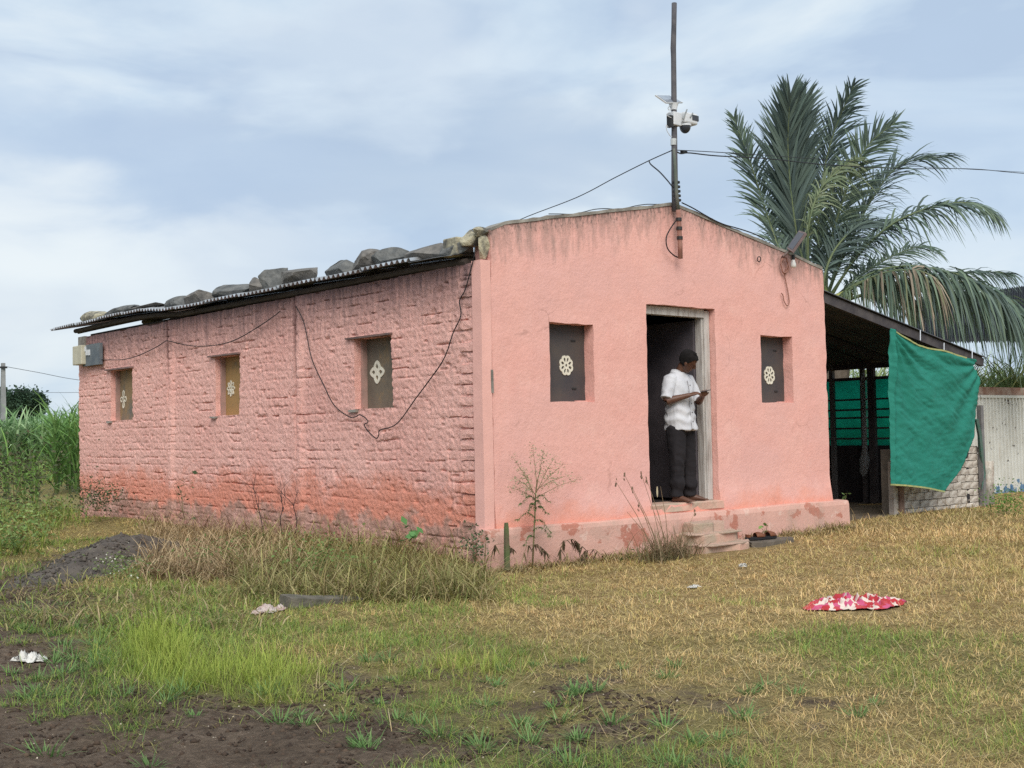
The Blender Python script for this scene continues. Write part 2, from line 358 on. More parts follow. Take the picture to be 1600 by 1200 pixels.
# --- pink paints
def pink_front(name, base, dark, plinth=False):
    m, t, p = newmat(name); p.inputs['Roughness'].default_value = 0.9; p.inputs['Specular IOR Level'].default_value = 0.2
    c = coord(t); xyz = nd(t, 'ShaderNodeSeparateXYZ'); t.links.new(c, xyz.inputs[0]); z = xyz.outputs[2]
    col = ramp(t, noise(t, 1.6, 6, 0.6), (0.3, base), (0.7, dark))
    col = mix(t, mathn(t, 'MULTIPLY', ramp(t, noise(t, 14, 6, 0.7), (0.4, 0.0), (0.75, 1.0)), 0.22), col, (0.50, 0.24, 0.19))
    if not plinth:
        col = mix(t, ramp(t, noise(t, 0.8, 6, 0.62, coord(t, (1, 1, 1.3))), (0.46, 0.0), (0.62, 0.55)), col, (0.70, 0.405, 0.365))
        col = mix(t, ramp(t, noise(t, 2.3, 7, 0.7, coord(t, (1, 1, 0.8))), (0.55, 0.0), (0.70, 0.4)), col, (0.84, 0.52, 0.45))
        # mould running down from the coping: streaks, strongest within half a metre of the sloping top edge
        top = mathn(t, 'SUBTRACT', HA, mathn(t, 'MULTIPLY', mathn(t, 'ABSOLUTE', mathn(t, 'SUBTRACT', xyz.outputs[0], W/2)), (HA-HC)/(W/2)))
        dist = mathn(t, 'SUBTRACT', top, z)
        n = noise(t, 4.0, 8, 0.7, coord(t, (2.2, 1, 0.5)))
        f = mathn(t, 'SUBTRACT', mathn(t, 'ADD', mathn(t, 'MULTIPLY', n, 2.0), -0.44), mathn(t, 'MULTIPLY', dist, 1.25))
        col = mix(t, ramp(t, f, (0.12, 0.0), (0.6, 0.72)), col, (0.27, 0.19, 0.165))
        n3 = noise(t, 22, 6, 0.75, coord(t, (1.6, 1, 0.6)))
        f3 = mathn(t, 'SUBTRACT', mathn(t, 'ADD', n3, 0.09), mathn(t, 'MULTIPLY', dist, 0.9))
        col = mix(t, ramp(t, f3, (0.53, 0.0), (0.62, 0.75)), col, (0.14, 0.10, 0.09))
        vo = nd(t, 'ShaderNodeTexVoronoi', feature='DISTANCE_TO_EDGE'); vo.inputs['Scale'].default_value = 0.9
        wv = nd(t, 'ShaderNodeVectorMath', operation='ADD'); t.links.new(c, wv.inputs[0]); ns_ = nd(t, 'ShaderNodeTexNoise'); ns_.inputs['Scale'].default_value = 3.0; ns_.inputs['Detail'].default_value = 6; t.links.new(c, ns_.inputs['Vector']); sc2 = nd(t, 'ShaderNodeVectorMath', operation='SCALE'); sc2.inputs['Scale'].default_value = 0.35; t.links.new(ns_.outputs['Color'], sc2.inputs[0]); t.links.new(sc2.outputs[0], wv.inputs[1]); t.links.new(wv.outputs[0], vo.inputs['Vector'])
        crk = mathn(t, 'MULTIPLY', ramp(t, vo.outputs['Distance'], (0.0, 1.0), (0.010, 0.0)), ramp(t, noise(t, 1.3, 4, 0.6), (0.52, 0.0), (0.66, 0.55)))
        col = mix(t, crk, col, (0.30, 0.15, 0.12))
        col = mix(t, ramp(t, noise(t, 3.2, 8, 0.72, coord(t, (1.5, 1, 0.7))), (0.56, 0.0), (0.78, 0.28)), col, (0.52, 0.30, 0.25))
        # red damp along the foot
        f2 = mathn(t, 'SUBTRACT', mathn(t, 'ADD', noise(t, 3.0, 6, 0.65), 0.22), mathn(t, 'MULTIPLY', z, 1.4))
        col = mix(t, ramp(t, f2, (0.42, 0.0), (0.72, 0.55)), col, (0.72, 0.27, 0.17))
    else:
        f = ramp(t, noise(t, 3.2, 5, 0.62, coord(t, (1, 1, 1.2))), (0.585, 0.0), (0.605, 1.0))
        lowz = ramp(t, z, (0.0, 1.0), (1.0, 1.0))
        col = mix(t, mathn(t, 'MULTIPLY', f, 0.85), col, (0.44, 0.17, 0.12))
        f2 = ramp(t, noise(t, 2.2, 7, 0.7), (0.52, 0.0), (0.7, 0.7)); col = mix(t, f2, col, (0.42, 0.31, 0.25))
        wht = ramp(t, noise(t, 5.5, 5, 0.6), (0.64, 0.0), (0.67, 0.5)); col = mix(t, wht, col, (0.70, 0.52, 0.44))
    t.links.new(col, p.inputs['Base Color'])
    h = mathn(t, 'ADD', noise(t, 34, 5, 0.6), mathn(t, 'MULTIPLY', noise(t, 7, 5, 0.65), 2.2)); bump(t, p, h, 0.34, 0.014)
    return m
PINK = pink_front('pink_plaster', (0.78, 0.435, 0.375), (0.74, 0.385, 0.33))
PLINTH = pink_front('peeling_pink_plinth', (0.66, 0.40, 0.33), (0.58, 0.34, 0.28), True)
SEAM_YZ = [(float(atx(461, 600, 0)[1]), 1.45), (float(atx(262, 600, 0)[1]), 1.6)]
def pink_rough():
    m, t, p = newmat('pink_rough_brickwork'); p.inputs['Roughness'].default_value = 0.95; p.inputs['Specular IOR Level'].default_value = 0.15
    c = coord(t); xyz = nd(t, 'ShaderNodeSeparateXYZ'); t.links.new(c, xyz.inputs[0]); z = xyz.outputs[2]
    col = ramp(t, noise(t, 1.1, 6, 0.6), (0.3, (0.86, 0.50, 0.43)), (0.7, (0.78, 0.415, 0.355)))
    pits = ramp(t, noise(t, 62, 4, 0.75), (0.52, 0.0), (0.72, 0.5)); col = mix(t, pits, col, (0.42, 0.19, 0.165))
    pale = ramp(t, noise(t, 36, 5, 0.7), (0.52, 0.0), (0.72, 0.5)); col = mix(t, pale, col, (0.88, 0.62, 0.56))
    # darker towards the wall top, with drip streaks
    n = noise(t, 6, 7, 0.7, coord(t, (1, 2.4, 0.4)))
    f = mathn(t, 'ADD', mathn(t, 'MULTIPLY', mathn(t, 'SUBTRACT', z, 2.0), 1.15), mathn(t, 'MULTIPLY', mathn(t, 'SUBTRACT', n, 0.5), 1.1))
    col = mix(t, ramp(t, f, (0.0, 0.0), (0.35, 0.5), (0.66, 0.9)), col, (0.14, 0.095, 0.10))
    for s_, zt_ in SEAM_YZ:
        dy = mathn(t, 'ABSOLUTE', mathn(t, 'ADD', mathn(t, 'SUBTRACT', xyz.outputs[1], s_), mathn(t, 'MULTIPLY', mathn(t, 'SUBTRACT', noise(t, 3, 3), 0.5), 0.05)))
        fs_ = mathn(t, 'MULTIPLY', ramp(t, dy, (0.0, 1.0), (0.030, 0.9), (0.085, 0.0)), ramp(t, mathn(t, 'ADD', mathn(t, 'SUBTRACT', z, zt_), mathn(t, 'MULTIPLY', mathn(t, 'SUBTRACT', noise(t, 9, 5, 0.7, coord(t, (1, 1, 1))), 0.5), 1.6)), (0.0, 0.0), (0.5, 0.9)))
        col = mix(t, fs_, col, (0.15, 0.075, 0.07))
    # splash band of red earth, then grey damp at the foot
    zz = mathn(t, 'ADD', z, mathn(t, 'MULTIPLY', mathn(t, 'SUBTRACT', noise(t, 1.7, 7, 0.68), 0.5), 1.05))
    zz = mathn(t, 'ADD', zz, mathn(t, 'MULTIPLY', mathn(t, 'SUBTRACT', noise(t, 9, 4, 0.68), 0.5), 0.25))
    band = ramp(t, zz, (0.0, 0.55), (0.12, 0.80), (0.30, 0.66), (0.54, 0.0)); col = mix(t, band, col, (0.70, 0.25, 0.16))
    foot = ramp(t, zz, (-0.12, 0.7), (0.08, 0.0))
    gcol = ramp(t, noise(t, 2.6, 7, 0.7), (0.40, (0.62, 0.40, 0.34)), (0.52, (0.25, 0.19, 0.15)), (0.64, (0.66, 0.34, 0.28)))
    col = mix(t, foot, col, gcol)
    t.links.new(col, p.inputs['Base Color'])
    bump(t, p, mathn(t, 'ADD', noise(t, 120, 4, 0.7), mathn(t, 'MULTIPLY', noise(t, 58, 4, 0.7), 1.4)), 0.8, 0.012); return m
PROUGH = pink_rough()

# --- front wall: smooth plaster, gable top, two windows and the doorway
WT, WB = 2.004, 1.213
fop = [(0.852, 1.466, WB, WT), (4.189, 4.796, WB, WT), (2.261, 3.382, 0.10, 2.268)]
def ftop(x): return HA-(HA-HC)*np.abs(x-W/2)/(W/2) + 0.03*(fbm(x*3.1, 0.3, 0, 3, 3)-0.5) - 0.05*sstep(0.35, 0.1, x)
def front_fn(U, Vv):
    k = sstep(2.45, 2.7, Vv) ; z = np.where(Vv > 2.4, 2.4+(Vv-2.4)*(ftop(U)-2.4)/(2.9-2.4), Vv)
    y = 0.010*(fbm(U*1.3, Vv*1.3, 0, 3, 7)-0.5)*2 + 0.004*(fbm(U*7, Vv*7, 0, 2, 8)-0.5)*2 - 0.028*sstep(0.35, 0.0, Vv)*(0.5+fbm(U*2, Vv, 0, 3, 6))
    xj = 0.010*(fbm(U*4, Vv*9, 0, 2, 14)-0.5)*2 + sstep(0.4, 0.12, U)*(0.035*(fbm(U*3, Vv*10, 0, 3, 4)-0.35)*sstep(2.5, 2.62, Vv)) + 0.02*(U > W-0.03)*(fbm(U, Vv*5, 0, 3, 19)-0.5)*2
    zj = 0.008*(fbm(U*9, Vv*4, 0, 2, 15)-0.5)*2
    xw = 0.012*sstep(2.4, 0.3, Vv)*(U > W-0.03)
    return np.stack([U+xj+xw, y, z+zj*(Vv > 0.05)], -1)
us = cuts(0.115, W, 0.055, 0.852, 1.466, 2.261, 3.382, 4.189, 4.796)
vs = cuts(0.0, 2.9, 0.055, 0.10, WB, WT, 2.268)
build_wall('front_wall', us, vs, fop, front_fn, (0, 1, 0), 0.24, PINK, house)
# coping: thin dark mortar along the gable top
CONC = M('weathered_concrete', (0.33, 0.31, 0.27), (0.17, 0.155, 0.135), 6, 0.95, 45, 0.6, 0.01)
xs = np.linspace(0.12, W-0.02, 60); b = MB()
b.loft([[(x, -0.012+0.008*random.random(), ftop(x)-0.012), (x, -0.008, ftop(x)+0.016+0.012*random.random()), (x, 0.235, ftop(x)+0.012), (x, 0.25, ftop(x)-0.012)] for x in xs])
b.build('coping', CONC, house)
# corner post, gap and broken coping block
POST = M('grey_pink_plaster', (0.78, 0.435, 0.375), (0.70, 0.39, 0.335), 4, 0.9, 40, 0.4, 0.006)
MB().loft([[(x+dx*0.5, y+dy*0.5, z) for x, y in ((-0.02, -0.018), (0.10, -0.018), (0.10, 0.12), (-0.02, 0.12))] for z, dx, dy in ((-0.02, 0, 0), (0.6, .006, 0), (1.2, -.004, .004), (1.9, .004, 0), (2.56, 0, 0))]).build('corner_post', POST, house)
MB().box((0.09, -0.019, 1.30), (0.112, 0.0, 1.52), jit=0.006).build('bare_mortar', CONC, house)
b = MB(); r = []
CREAM = M('cream_broken_plaster', (0.44, 0.40, 0.28), (0.12, 0.115, 0.10), 7, 0.95, 30, 0.7, 0.02, lo=0.42, hi=0.6)
# --- rough side wall
sop = [(1.525, 2.23, 1.197, 1.959), (4.893, 5.571, 1.197, 1.959), (8.235, 9.044, 1.197, 1.959)]
SEAMS = [float(atx(461, 600, 0)[1]), float(atx(262, 600, 0)[1])]
def relief(y, z):
    wob = 0.022*(fbm(y*2.2, z*2.2, 0, 3, 40)-0.5)*2
    c = (z+0.3+wob)/0.105; k = np.floor(c); fr = c-k
    joint = np.exp(-((np.minimum(fr, 1-fr))/0.10)**2)
    br = y/0.23+0.5*(k % 2)+0.1*np.sin(k*3.1); fb = br-np.floor(br)
    vj = np.exp(-((np.minimum(fb, 1-fb))/0.045)**2)
    mask = sstep(0.545, 0.64, fbm(y*2.6, k*1.7, 0, 3, 50)+0.08*sstep(1.0, 0.2, z)+0.13*sstep(0.9, 0.15, y)-0.02)*(0.3+0.7*sstep(0.35, 0.6, fbm(y*5, z*9, 0, 2, 51)))
    d = -0.020*np.exp(-((np.minimum(fr, 1-fr))/0.075)**2)*mask - 0.003*joint - 0.012*vj*mask*0.7
    d = d + 0.012*(_h(np.floor(br).astype(np.int64), k.astype(np.int64), 0, 5)-0.5)*mask
    d = d + 0.009*(fbm(y*11, z*14, 0, 3, 60, 0.7)-0.5) + 0.012*(fbm(y*36, z*40, 0, 1, 70, 0.7)-0.5) + 0.03*(fbm(y*1.1, z*1.1, 0, 2, 80)-0.5)
    d = d - 0.03*np.clip(fbm(y*9, z*20, 0, 2, 90)-0.72, 0, 1)*4
    for s, zt in zip(SEAMS, (0.75, 0.95)):
        d = d - 0.075*np.exp(-((y-s+0.010*np.sin(z*9))/0.024)**2)*sstep(zt-0.5, zt+0.7, z+0.35*(fbm(z*5, s, 0, 2, 3)-0.5))
        d = d + 0.03*sstep(s, s-0.05, y)*sstep(s-0.22, s-0.1, y)
    return d
def side_fn(U, Vv):
    e = np.zeros_like(U)
    for a, b_, c, d in sop: pass
    yj = 0.018*(fbm(U*7, Vv*8, 0, 3, 44)-0.5)*2; zj = 0.006*(fbm(U*11, Vv*11, 0, 2, 45)-0.5)*2
    return np.stack([-relief(U, Vv)+0.012, U+yj, Vv+zj], -1)
us = cuts(0.125, LEN, 0.0125, 1.525, 2.23, 4.893, 5.571, 8.235, 9.044); vs = cuts(-0.45, 2.55, 0.0125, 1.197, 1.959)
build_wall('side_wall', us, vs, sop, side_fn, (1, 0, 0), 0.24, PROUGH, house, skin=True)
# toothed brick ends left proud at the near corner
zc = -0.3+0.105*3
k = 3
while zc < 2.38:
    if random.random() < 0.25: zc += 0.105; k += 1; continue
    for q in range(1):
        y0 = 0.13+q*0.235+(0.05 if k % 2 else 0.0)*q; ln = random.choice((0.11, 0.2, 0.22)) if q == 0 else 0.2
        b = MB(); n = 5; fr = []
        x0 = 0.004-0.014*random.random()
        rings = []
        for s in np.linspace(0, 1, 4):
            yy = y0+ln*s; j = lambda q_: random.uniform(-q_, q_)
            rings.append([(x0+j(.006), yy+j(.006), zc+0.012+j(.006)), (x0-0.004+j(.006), yy+j(.006), zc+0.05+j(.004)), (x0+j(.006), yy+j(.006), zc+0.094+j(.006)), (0.05, yy, zc+0.096), (0.05, yy, zc+0.008)])
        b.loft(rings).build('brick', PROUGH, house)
    zc += 0.105; k += 1
# remaining walls, floor, plinth
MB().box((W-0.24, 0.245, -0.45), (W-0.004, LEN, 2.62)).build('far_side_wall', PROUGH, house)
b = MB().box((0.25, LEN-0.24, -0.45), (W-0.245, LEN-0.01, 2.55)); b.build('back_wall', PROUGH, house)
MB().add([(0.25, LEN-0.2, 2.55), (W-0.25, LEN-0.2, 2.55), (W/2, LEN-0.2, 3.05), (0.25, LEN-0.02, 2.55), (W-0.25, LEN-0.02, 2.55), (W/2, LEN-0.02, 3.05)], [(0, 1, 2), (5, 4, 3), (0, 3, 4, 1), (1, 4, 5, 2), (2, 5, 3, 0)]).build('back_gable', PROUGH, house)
MB().box((0.25, 0.24, -0.1), (W-0.25, LEN-0.25, 0.10)).build('house_floor', M('beaten_earth_floor', (0.08, 0.065, 0.06), None, 3), house)
ROOMSHADE = M('painted_room_shade', (0.035, 0.033, 0.042), (0.05, 0.046, 0.055), 2, 0.95)  # near-black for added panels that stand for the dimness of the unlit room
MB().box((W-0.262, 0.26, 0.1), (W-0.245, LEN-0.26, 2.6)).build('shade_lining', ROOMSHADE, house)
MB().box((0.26, LEN-0.27, 0.1), (W-0.265, LEN-0.25, 2.6)).build('shade_lining', ROOMSHADE, house)
pu = cuts(-0.055, 5.73, 0.06); pv = np.array([-0.5, -0.4, -0.3, -0.2, -0.12, -0.06, -0.02, 0.0])
U, Vv = np.meshgrid(pu, pv, indexing='ij')
pl = MB(); rings = []
for x in pu:
    zt = 0.005*math.sin(x*3)+0.012*(float(fbm(x*3, 1, 0, 3, 2))-0.5); o_ = 0.03*(float(fbm(x*2.2, 4, 0, 3, 2))-0.5)
    rings.append([(x, -0.125+o_, -0.55), (x, -0.118+o_*1.2, -0.3), (x, -0.11+o_, -0.05), (x, -0.095+o_*0.5, zt-0.004), (x, -0.07, zt+0.006), (x, 0.06, zt+0.012), (x, 0.06, -0.55)])
pl.loft(rings).build('plinth', PLINTH, house, smooth=False)
MB().box((W+0.005, 0.06, -0.5), (5.72, 2.4, -0.003)).build('plinth_return', PLINTH, house)
# door sill
SILL = M('worn_stone_sill', (0.60, 0.36, 0.28), (0.40, 0.32, 0.24), 5, 0.9, 30, 0.5, 0.01)
MB().loft([[(x, -0.035+0.012*math.sin(x*9), 0.03), (x, -0.03+0.012*math.sin(x*7+1), 0.105), (x, -0.01, 0.118), (x, 0.26, 0.12), (x, 0.26, 0.03)] for x in np.linspace(2.23, 3.42, 12)]).build('door_sill', SILL, house)
# door frame and the leaf standing open inside
WOOD, t, p = newmat('flaked_white_wood'); p.inputs['Roughness'].default_value = 0.8
t.links.new(ramp(t, noise(t, 12, 7, 0.65, coord(t, (2, 2, 0.22))), (0.45, (0.50, 0.47, 0.44)), (0.6, (0.36, 0.32, 0.29)), (0.72, (0.18, 0.15, 0.13))), p.inputs['Base Color']); bump(t, p, noise(t, 40, 4, 0.6, coord(t, (2, 2, 0.2))), 0.4, 0.004)
df = MB().box((3.285, 0.075, 0.12), (3.372, 0.175, 2.25)); df = df.build('door_frame', WOOD, house, bevel=0.004)
MB().box((3.262, 0.10, 0.12), (3.284, 0.19, 2.172)).build('door_stop', WOOD, df)
MB().box((2.272, 0.075, 2.175), (3.284, 0.175, 2.262), jit=0.004).build('lintel', WOOD, df)
MB().box((2.268, 0.075, 0.12), (2.318, 0.175, 2.174)).build('jamb', WOOD, df)
dl = MB().box((3.235, 0.20, 0.13), (3.272, 0.92, 2.15)).build('door', M('mauve_door_paint', (0.10, 0.085, 0.095), (0.07, 0.06, 0.068), 5), house, bevel=0.003)
MB().box((3.215, 0.30, 1.05), (3.234, 0.33, 1.16)).build('handle', M('dark_iron', (0.03, 0.03, 0.03), None, 9, 0.5), dl)

# --- window shutters with cut-out flower ornaments
def flower(n, rin, rout, sx, sz, hole, petal=0.33, pointy=False):
    """flat rosette of petals, each an outline with a hole; returns verts in the (a, b) plane"""
    P, Fq = [], []
    for i in range(n):
        a0 = 2*math.pi*i/n + (0 if pointy else math.pi/n)
        ca, sa = math.cos(a0), math.sin(a0); K = 14; outer, inner = [], []
        for j in range(K):
            s = 2*math.pi*j/K; cx = (rin+rout)/2; la = (rout-rin)/2; wb = petal*rout
            w = wb*(1.0+0.35*math.cos(s)*(-1 if pointy else 1))
            xx, yy = cx+la*math.cos(s), w*math.sin(s)
            outer.append((xx, yy)); inner.append((cx+la*(hole*1.25)*math.cos(s), w*hole*(1.0-0.3*math.cos(s))*math.sin(s)))
        k = len(P)
        for (x, y) in outer+inner: P.append(((x*ca-y*sa)*sx, (x*sa+y*ca)*sz))
        for j in range(K): Fq.append((k+j, k+(j+1) % K, k+K+(j+1) % K, k+K+j))
    return P, Fq
ORN = M('white_ornament', (0.76, 0.72, 0.60), (0.62, 0.58, 0.47), 20, 0.7, 50, 0.2, 0.002)
IRON = bpy.data.materials['dark_iron']
def ornament(parent, P, Fq, place, normal):
    for i in range(0, len(P), 28):   # each petal its own thin plate
        pass
    b = MB(); K = 14; npet = len(P)//28
    for q in range(npet):
        off = 0.0006*q
        f = [place(a, c, 0.008+off) for a, c in P[q*28:(q+1)*28]]; bk = [place(a, c, -0.002) for a, c in P[q*28:(q+1)*28]]
        k = 28; fs = []
        for j in range(K):
            j2 = (j+1) % K
            fs += [(j, j2, K+j2, K+j), (j, k+j, k+j2, j2), (K+j, K+j2, k+K+j2, k+K+j)]
        b.add(f+bk, fs)
    return b.build('flower_ornament', ORN, parent)
DKS = M('dark_grey_shutter', (0.055, 0.05, 0.055), (0.085, 0.07, 0.062), 3, 0.6, 60, 0.25, 0.003, detail=8)
def rusty_shutter(name, a, b, c):
    m, t, p = newmat(name); p.inputs['Roughness'].default_value = 0.75
    cc = coord(t, (1, 1, 0.7)); col = ramp(t, noise(t, 3.4, 8, 0.7, cc), (0.36, a), (0.52, b), (0.66, c))
    col = mix(t, ramp(t, noise(t, 30, 4, 0.7), (0.64, 0.0), (0.7, 0.8)), col, (0.04, 0.035, 0.03))
    t.links.new(col, p.inputs['Base Color']); bump(t, p, noise(t, 50, 4), 0.3, 0.004); return m
def front_shutter(x0, x1, mat, fl, cx):
    s = MB().box((x0-0.02, 0.135, WB-0.02), (x1+0.02, 0.16, WT+0.03)).build('window_shutter', mat, house)
    P, Fq = fl
    ornament(s, P, Fq, lambda a, c, d: (cx[0]+a, 0.135-d, cx[2]+c), None)
    for zz in (WB+0.13, WT-0.17): MB().box((x1-0.19, 0.128, zz), (x1-0.13, 0.136, zz+0.018)).build('hinge', IRON, s)
    MB().box((x1-0.155, 0.10, WB+0.006), (x1+0.0, 0.134, WB+0.016)).build('sill_edge', PINK, s)
    return s
front_shutter(0.852, 1.466, DKS, flower(8, 0.014, 0.106, 0.9, 1.0, 0.42, 0.33), aty(884, 571, 0.135))
front_shutter(4.189, 4.796, DKS, flower(8, 0.016, 0.112, 0.9, 1.0, 0.44, 0.33), aty(1201.5, 586.5, 0.135))
tone = [((0.13, 0.105, 0.08), (0.16, 0.13, 0.095), (0.26, 0.17, 0.085)), ((0.36, 0.215, 0.085), (0.33, 0.20, 0.08), (0.15, 0.13, 0.10)), ((0.30, 0.20, 0.10), (0.24, 0.17, 0.095), (0.15, 0.14, 0.115))]
fls = [flower(4, 0.0, 0.155, 0.9, 0.82, 0.36, 0.46, True), flower(8, 0.02, 0.135, 0.8, 0.80, 0.55, 0.25, True), flower(4, 0.02, 0.15, 0.75, 0.72, 0.62, 0.30)]
for i, ((a, b_, c, d), tn, fl) in enumerate(zip(sop, tone, fls)):
    m = rusty_shutter('shutter_paint', *tn)
    s = MB().box((0.15, a-0.03, c-0.02), (0.175, b_+0.03, d+0.03)).build('window_shutter', m, house)
    P, Fq = fl
    if i == 2: P = [((x-z_)*0.7071*1.0, (x+z_)*0.7071*1.25) for x, z_ in P]
    oc_ = atx(*((590, 581.5), (361.5, 607), (193.5, 624))[i], 0.15); cy = oc_[1]
    ornament(s, P, Fq, lambda q, w, e: (0.15-e, cy-q, oc_[2]+w), None)
    for zz in (c+0.14, d-0.16): MB().box((0.14, a+0.0, zz), (0.151, a+0.12, zz+0.022), jit=0.004).build('hinge', IRON, s)
    fr = MB().box((0.09, b_-0.035, c), (0.15, b_+0.01, d)); fr.build('frame', M('pinkish_frame', (0.42, 0.26, 0.22), (0.3, 0.2, 0.17), 6), s)
    lb = MB().box((-0.03, a-0.03, d+0.002), (0.13, b_+0.13, d+0.022), jit=0.004); lb.build('lintel_slab', M('slate_lintel', (0.13, 0.10, 0.095), (0.25, 0.15, 0.13), 8), house)
    MB().box((-0.022, b_-0.05, c-0.03), (0.13, b_+0.1, c-0.008), jit=0.006).build('window_sill', CONC, house)

# --- corrugated roof sheets
def corr(n, pitch, amp):
    out = []
    for i in range(n):
        for f_, h in ((0, -1), (0.28, -0.8), (0.5, 1), (0.78, 0.8)): out.append(((i+f_)*pitch, h*amp))
    return out
ZINC = M('dull_zinc', (0.50, 0.53, 0.56), (0.30, 0.30, 0.30), 4, 0.45, 30, 0.1, 0.003, metal=0.65)
DKROOF = M('soot_dark_sheet', (0.05, 0.055, 0.065), (0.09, 0.085, 0.085), 3, 0.7, 30, 0.2, 0.004)
eave_px = [(755, 391), (690, 402), (620, 413), (462, 446), (330, 472), (252, 487), (215, 486), (160, 498), (80, 517)]
XE = -0.16
ep = [atx(u, v, XE) for u, v in eave_px]; ey = [q[1] for q in ep]; ez = [q[2] for q in ep]
def eave_z(y): return float(np.interp(y, ey, ez))
sl_ = (3.14-2.62)/(W/2-0.0)
y = 0.26; i = 0
while y < ey[-1]-0.05:
    wd = 0.92 if i else 0.62
    wd = min(wd, ey[-1]-y+0.02)
    pitch = 0.098; n = int(round((wd+0.1)/pitch)); pr = corr(n, pitch, 0.017) if i else [(s, -0.01+0.004*math.sin(s*7)) for s in np.linspace(0, wd+0.1, 12)]
    dz = (0.012 if i % 2 else 0.0)+0.004; xe = XE+random.uniform(-0.02, 0.02)
    rings = []
    for xx in np.linspace(xe, W/2+0.05, 6):
        rings.append([(xx, y+s, eave_z(y+s)+(xx-XE)*sl_+h+dz+0.012) for s, h in pr])
    nP = len(pr); b = MB()
    top = [q for r_ in rings for q in r_]; bot = [(q[0], q[1], q[2]-0.0025) for q in top]; fs = []
    N = len(top)
    for a in range(5):
        for c in range(nP-1):
            k = a*nP+c; fs += [(k, k+nP, k+nP+1, k+1), (N+k, N+k+1, N+k+nP+1, N+k+nP)]
    for c in range(nP-1): fs += [(c, c+1, N+c+1, N+c)]
    b.add(top+bot, fs).build('roof_sheet', ZINC, house)
    y += wd; i += 1
# far slope as sheets too
y = 0.26
while y < LEN+0.3:
    pr = corr(10, 0.098, 0.017); rings = []; top = []
    for xx in (W/2-0.05, W*0.75, W+0.15): top += [(xx, y+s, 2.62+(W+0.0-xx)*sl_+h+0.03) for s, h in pr]
    nP = len(pr); N = len(top); bot = [(q[0], q[1], q[2]-0.0025) for q in top]; fs = []
    for a in range(2):
        for c in range(nP-1):
            k = a*nP+c; fs += [(k, k+nP, k+nP+1, k+1), (N+k, N+k+1, N+k+nP+1, N+k+nP)]
    MB().add(top+bot, fs).build('roof_sheet', ZINC, house); y += 0.92
# wooden purlins carry the sheets
RAF = M('dark_rafter_wood', (0.07, 0.055, 0.045), None, 6)
for xx in (0.10, 1.2, 2.3, 3.2, 4.3, W-0.12):
    zz = 2.62+(W/2-abs(xx-W/2))*sl_-0.055
    MB().tube([(xx, yy, zz-0.03+ (eave_z(yy)-2.60 if xx < W/2 else 0)) for yy in np.linspace(0.25, LEN+0.25, 12)], 0.04, 7).build('purlin', RAF, house)
MB().tube([(0.03, yy, eave_z(yy)-0.045) for yy in np.linspace(0.25, LEN+0.2, 14)], 0.036, 8).build('wall_plate', RAF, house)
MB().box((0.20, 0.25, 2.5), (0.235, LEN, 2.62)).build('shade_lining', RAF, house)  # added dark strip standing for the shade in the gap under the roof
# cream lumps of broken parapet
def lump(name, c, sz, mat, parent=None, seed=0, flat=0.5, sub=4, sharp=0.55):
    bm = bmesh.new(); bmesh.ops.create_icosphere(bm, subdivisions=sub, radius=1.0)
    rs = np.random.default_rng(seed); pl_ = []
    for _ in range(11):
        d = rs.normal(size=3); d /= np.linalg.norm(d); pl_.append((d, rs.uniform(0.42, 0.85)))
    for v in bm.verts:
        q = np.array(v.co)
        for d, h in pl_:
            s = q@d
            if s > h: q = q-d*(s-h)
        q = q*(1+0.13*(float(fbm(q[0]*3.5+seed, q[1]*3.5, q[2]*3.5, 4, 3, 0.6))-0.5))
        if q[2] < -flat: q[2] = -flat
        v.co = q
    me = bpy.data.meshes.new(name); bm.to_mesh(me); bm.free()
    P = np.array([v.co[:] for v in me.vertices]); lo, hi = P.min(0), P.max(0)
    P = (P-(lo+hi)/2)/(hi-lo)*np.array(sz)+np.array(c)
    me.vertices.foreach_set('co', P.astype(np.float32).ravel()); me.update()
    return link(name, me, mat, parent)
for cx_, cy_, cz_, s_, sd in ((0.07, 0.05, 2.70, (0.13, 0.10, 0.24), 5), (0.06, 0.20, 2.80, (0.24, 0.22, 0.17), 6), (0.05, 0.05, 2.84, (0.18, 0.12, 0.1), 8)):
    lump('parapet_rubble', (cx_, cy_, cz_), s_, CREAM, house, sd)
rb = aty(744, 376, 0.36); MB().loft([[(x_, y_, z_+k_) for x_, y_ in ((-0.06, 0.30), (0.16, 0.30), (0.16, 0.52), (-0.06, 0.52))] for z_, k_ in ((2.64, 0), (2.70, 0.0), (2.82, 0.0))]).build('parapet_block', CREAM, house, bevel=0.015)

# ================================================================ stones weighing down the roof
STONE = [M('basalt_grey', (0.085, 0.09, 0.09), (0.17, 0.17, 0.16), 9, 0.95, 16, 0.9, 0.03), M('basalt_brown', (0.11, 0.105, 0.098), (0.20, 0.185, 0.165), 9, 0.95, 14, 0.9, 0.03)]
stones = [(160, 214, 479, 'long flat dark stone lying low near the far end of the eave'), (211, 254, 474, 'flat grey stone at the kink of the far eave sheets'),
 (257, 294, 463, 'low sloping stone left of the small gap in the row'), (290, 331, 454, 'rounded stone just left of a small gap in the roof stones'),
 (335, 390, 441, 'wide squared stone starting the middle row of roof stones'), (386, 413, 432, 'small stone wedged between two bigger roof stones mid eave'),
 (409, 439, 420, 'tall rounded stone beside the big pointed boulder mid eave'), (438, 492, 415, 'big boulder with pointed right end before the wide gap'),
 (505, 549, 404, 'square cut flat topped stone right after the wide gap'), (547, 588, 391, 'steep peaked boulder next to the square cut stone'),
 (588, 634, 386, 'sloping brownish boulder right of the peaked one'), (632, 692, 380, 'long low boulder near the front gable end'), (689, 729, 377, 'last flat stone touching the cream parapet block')]
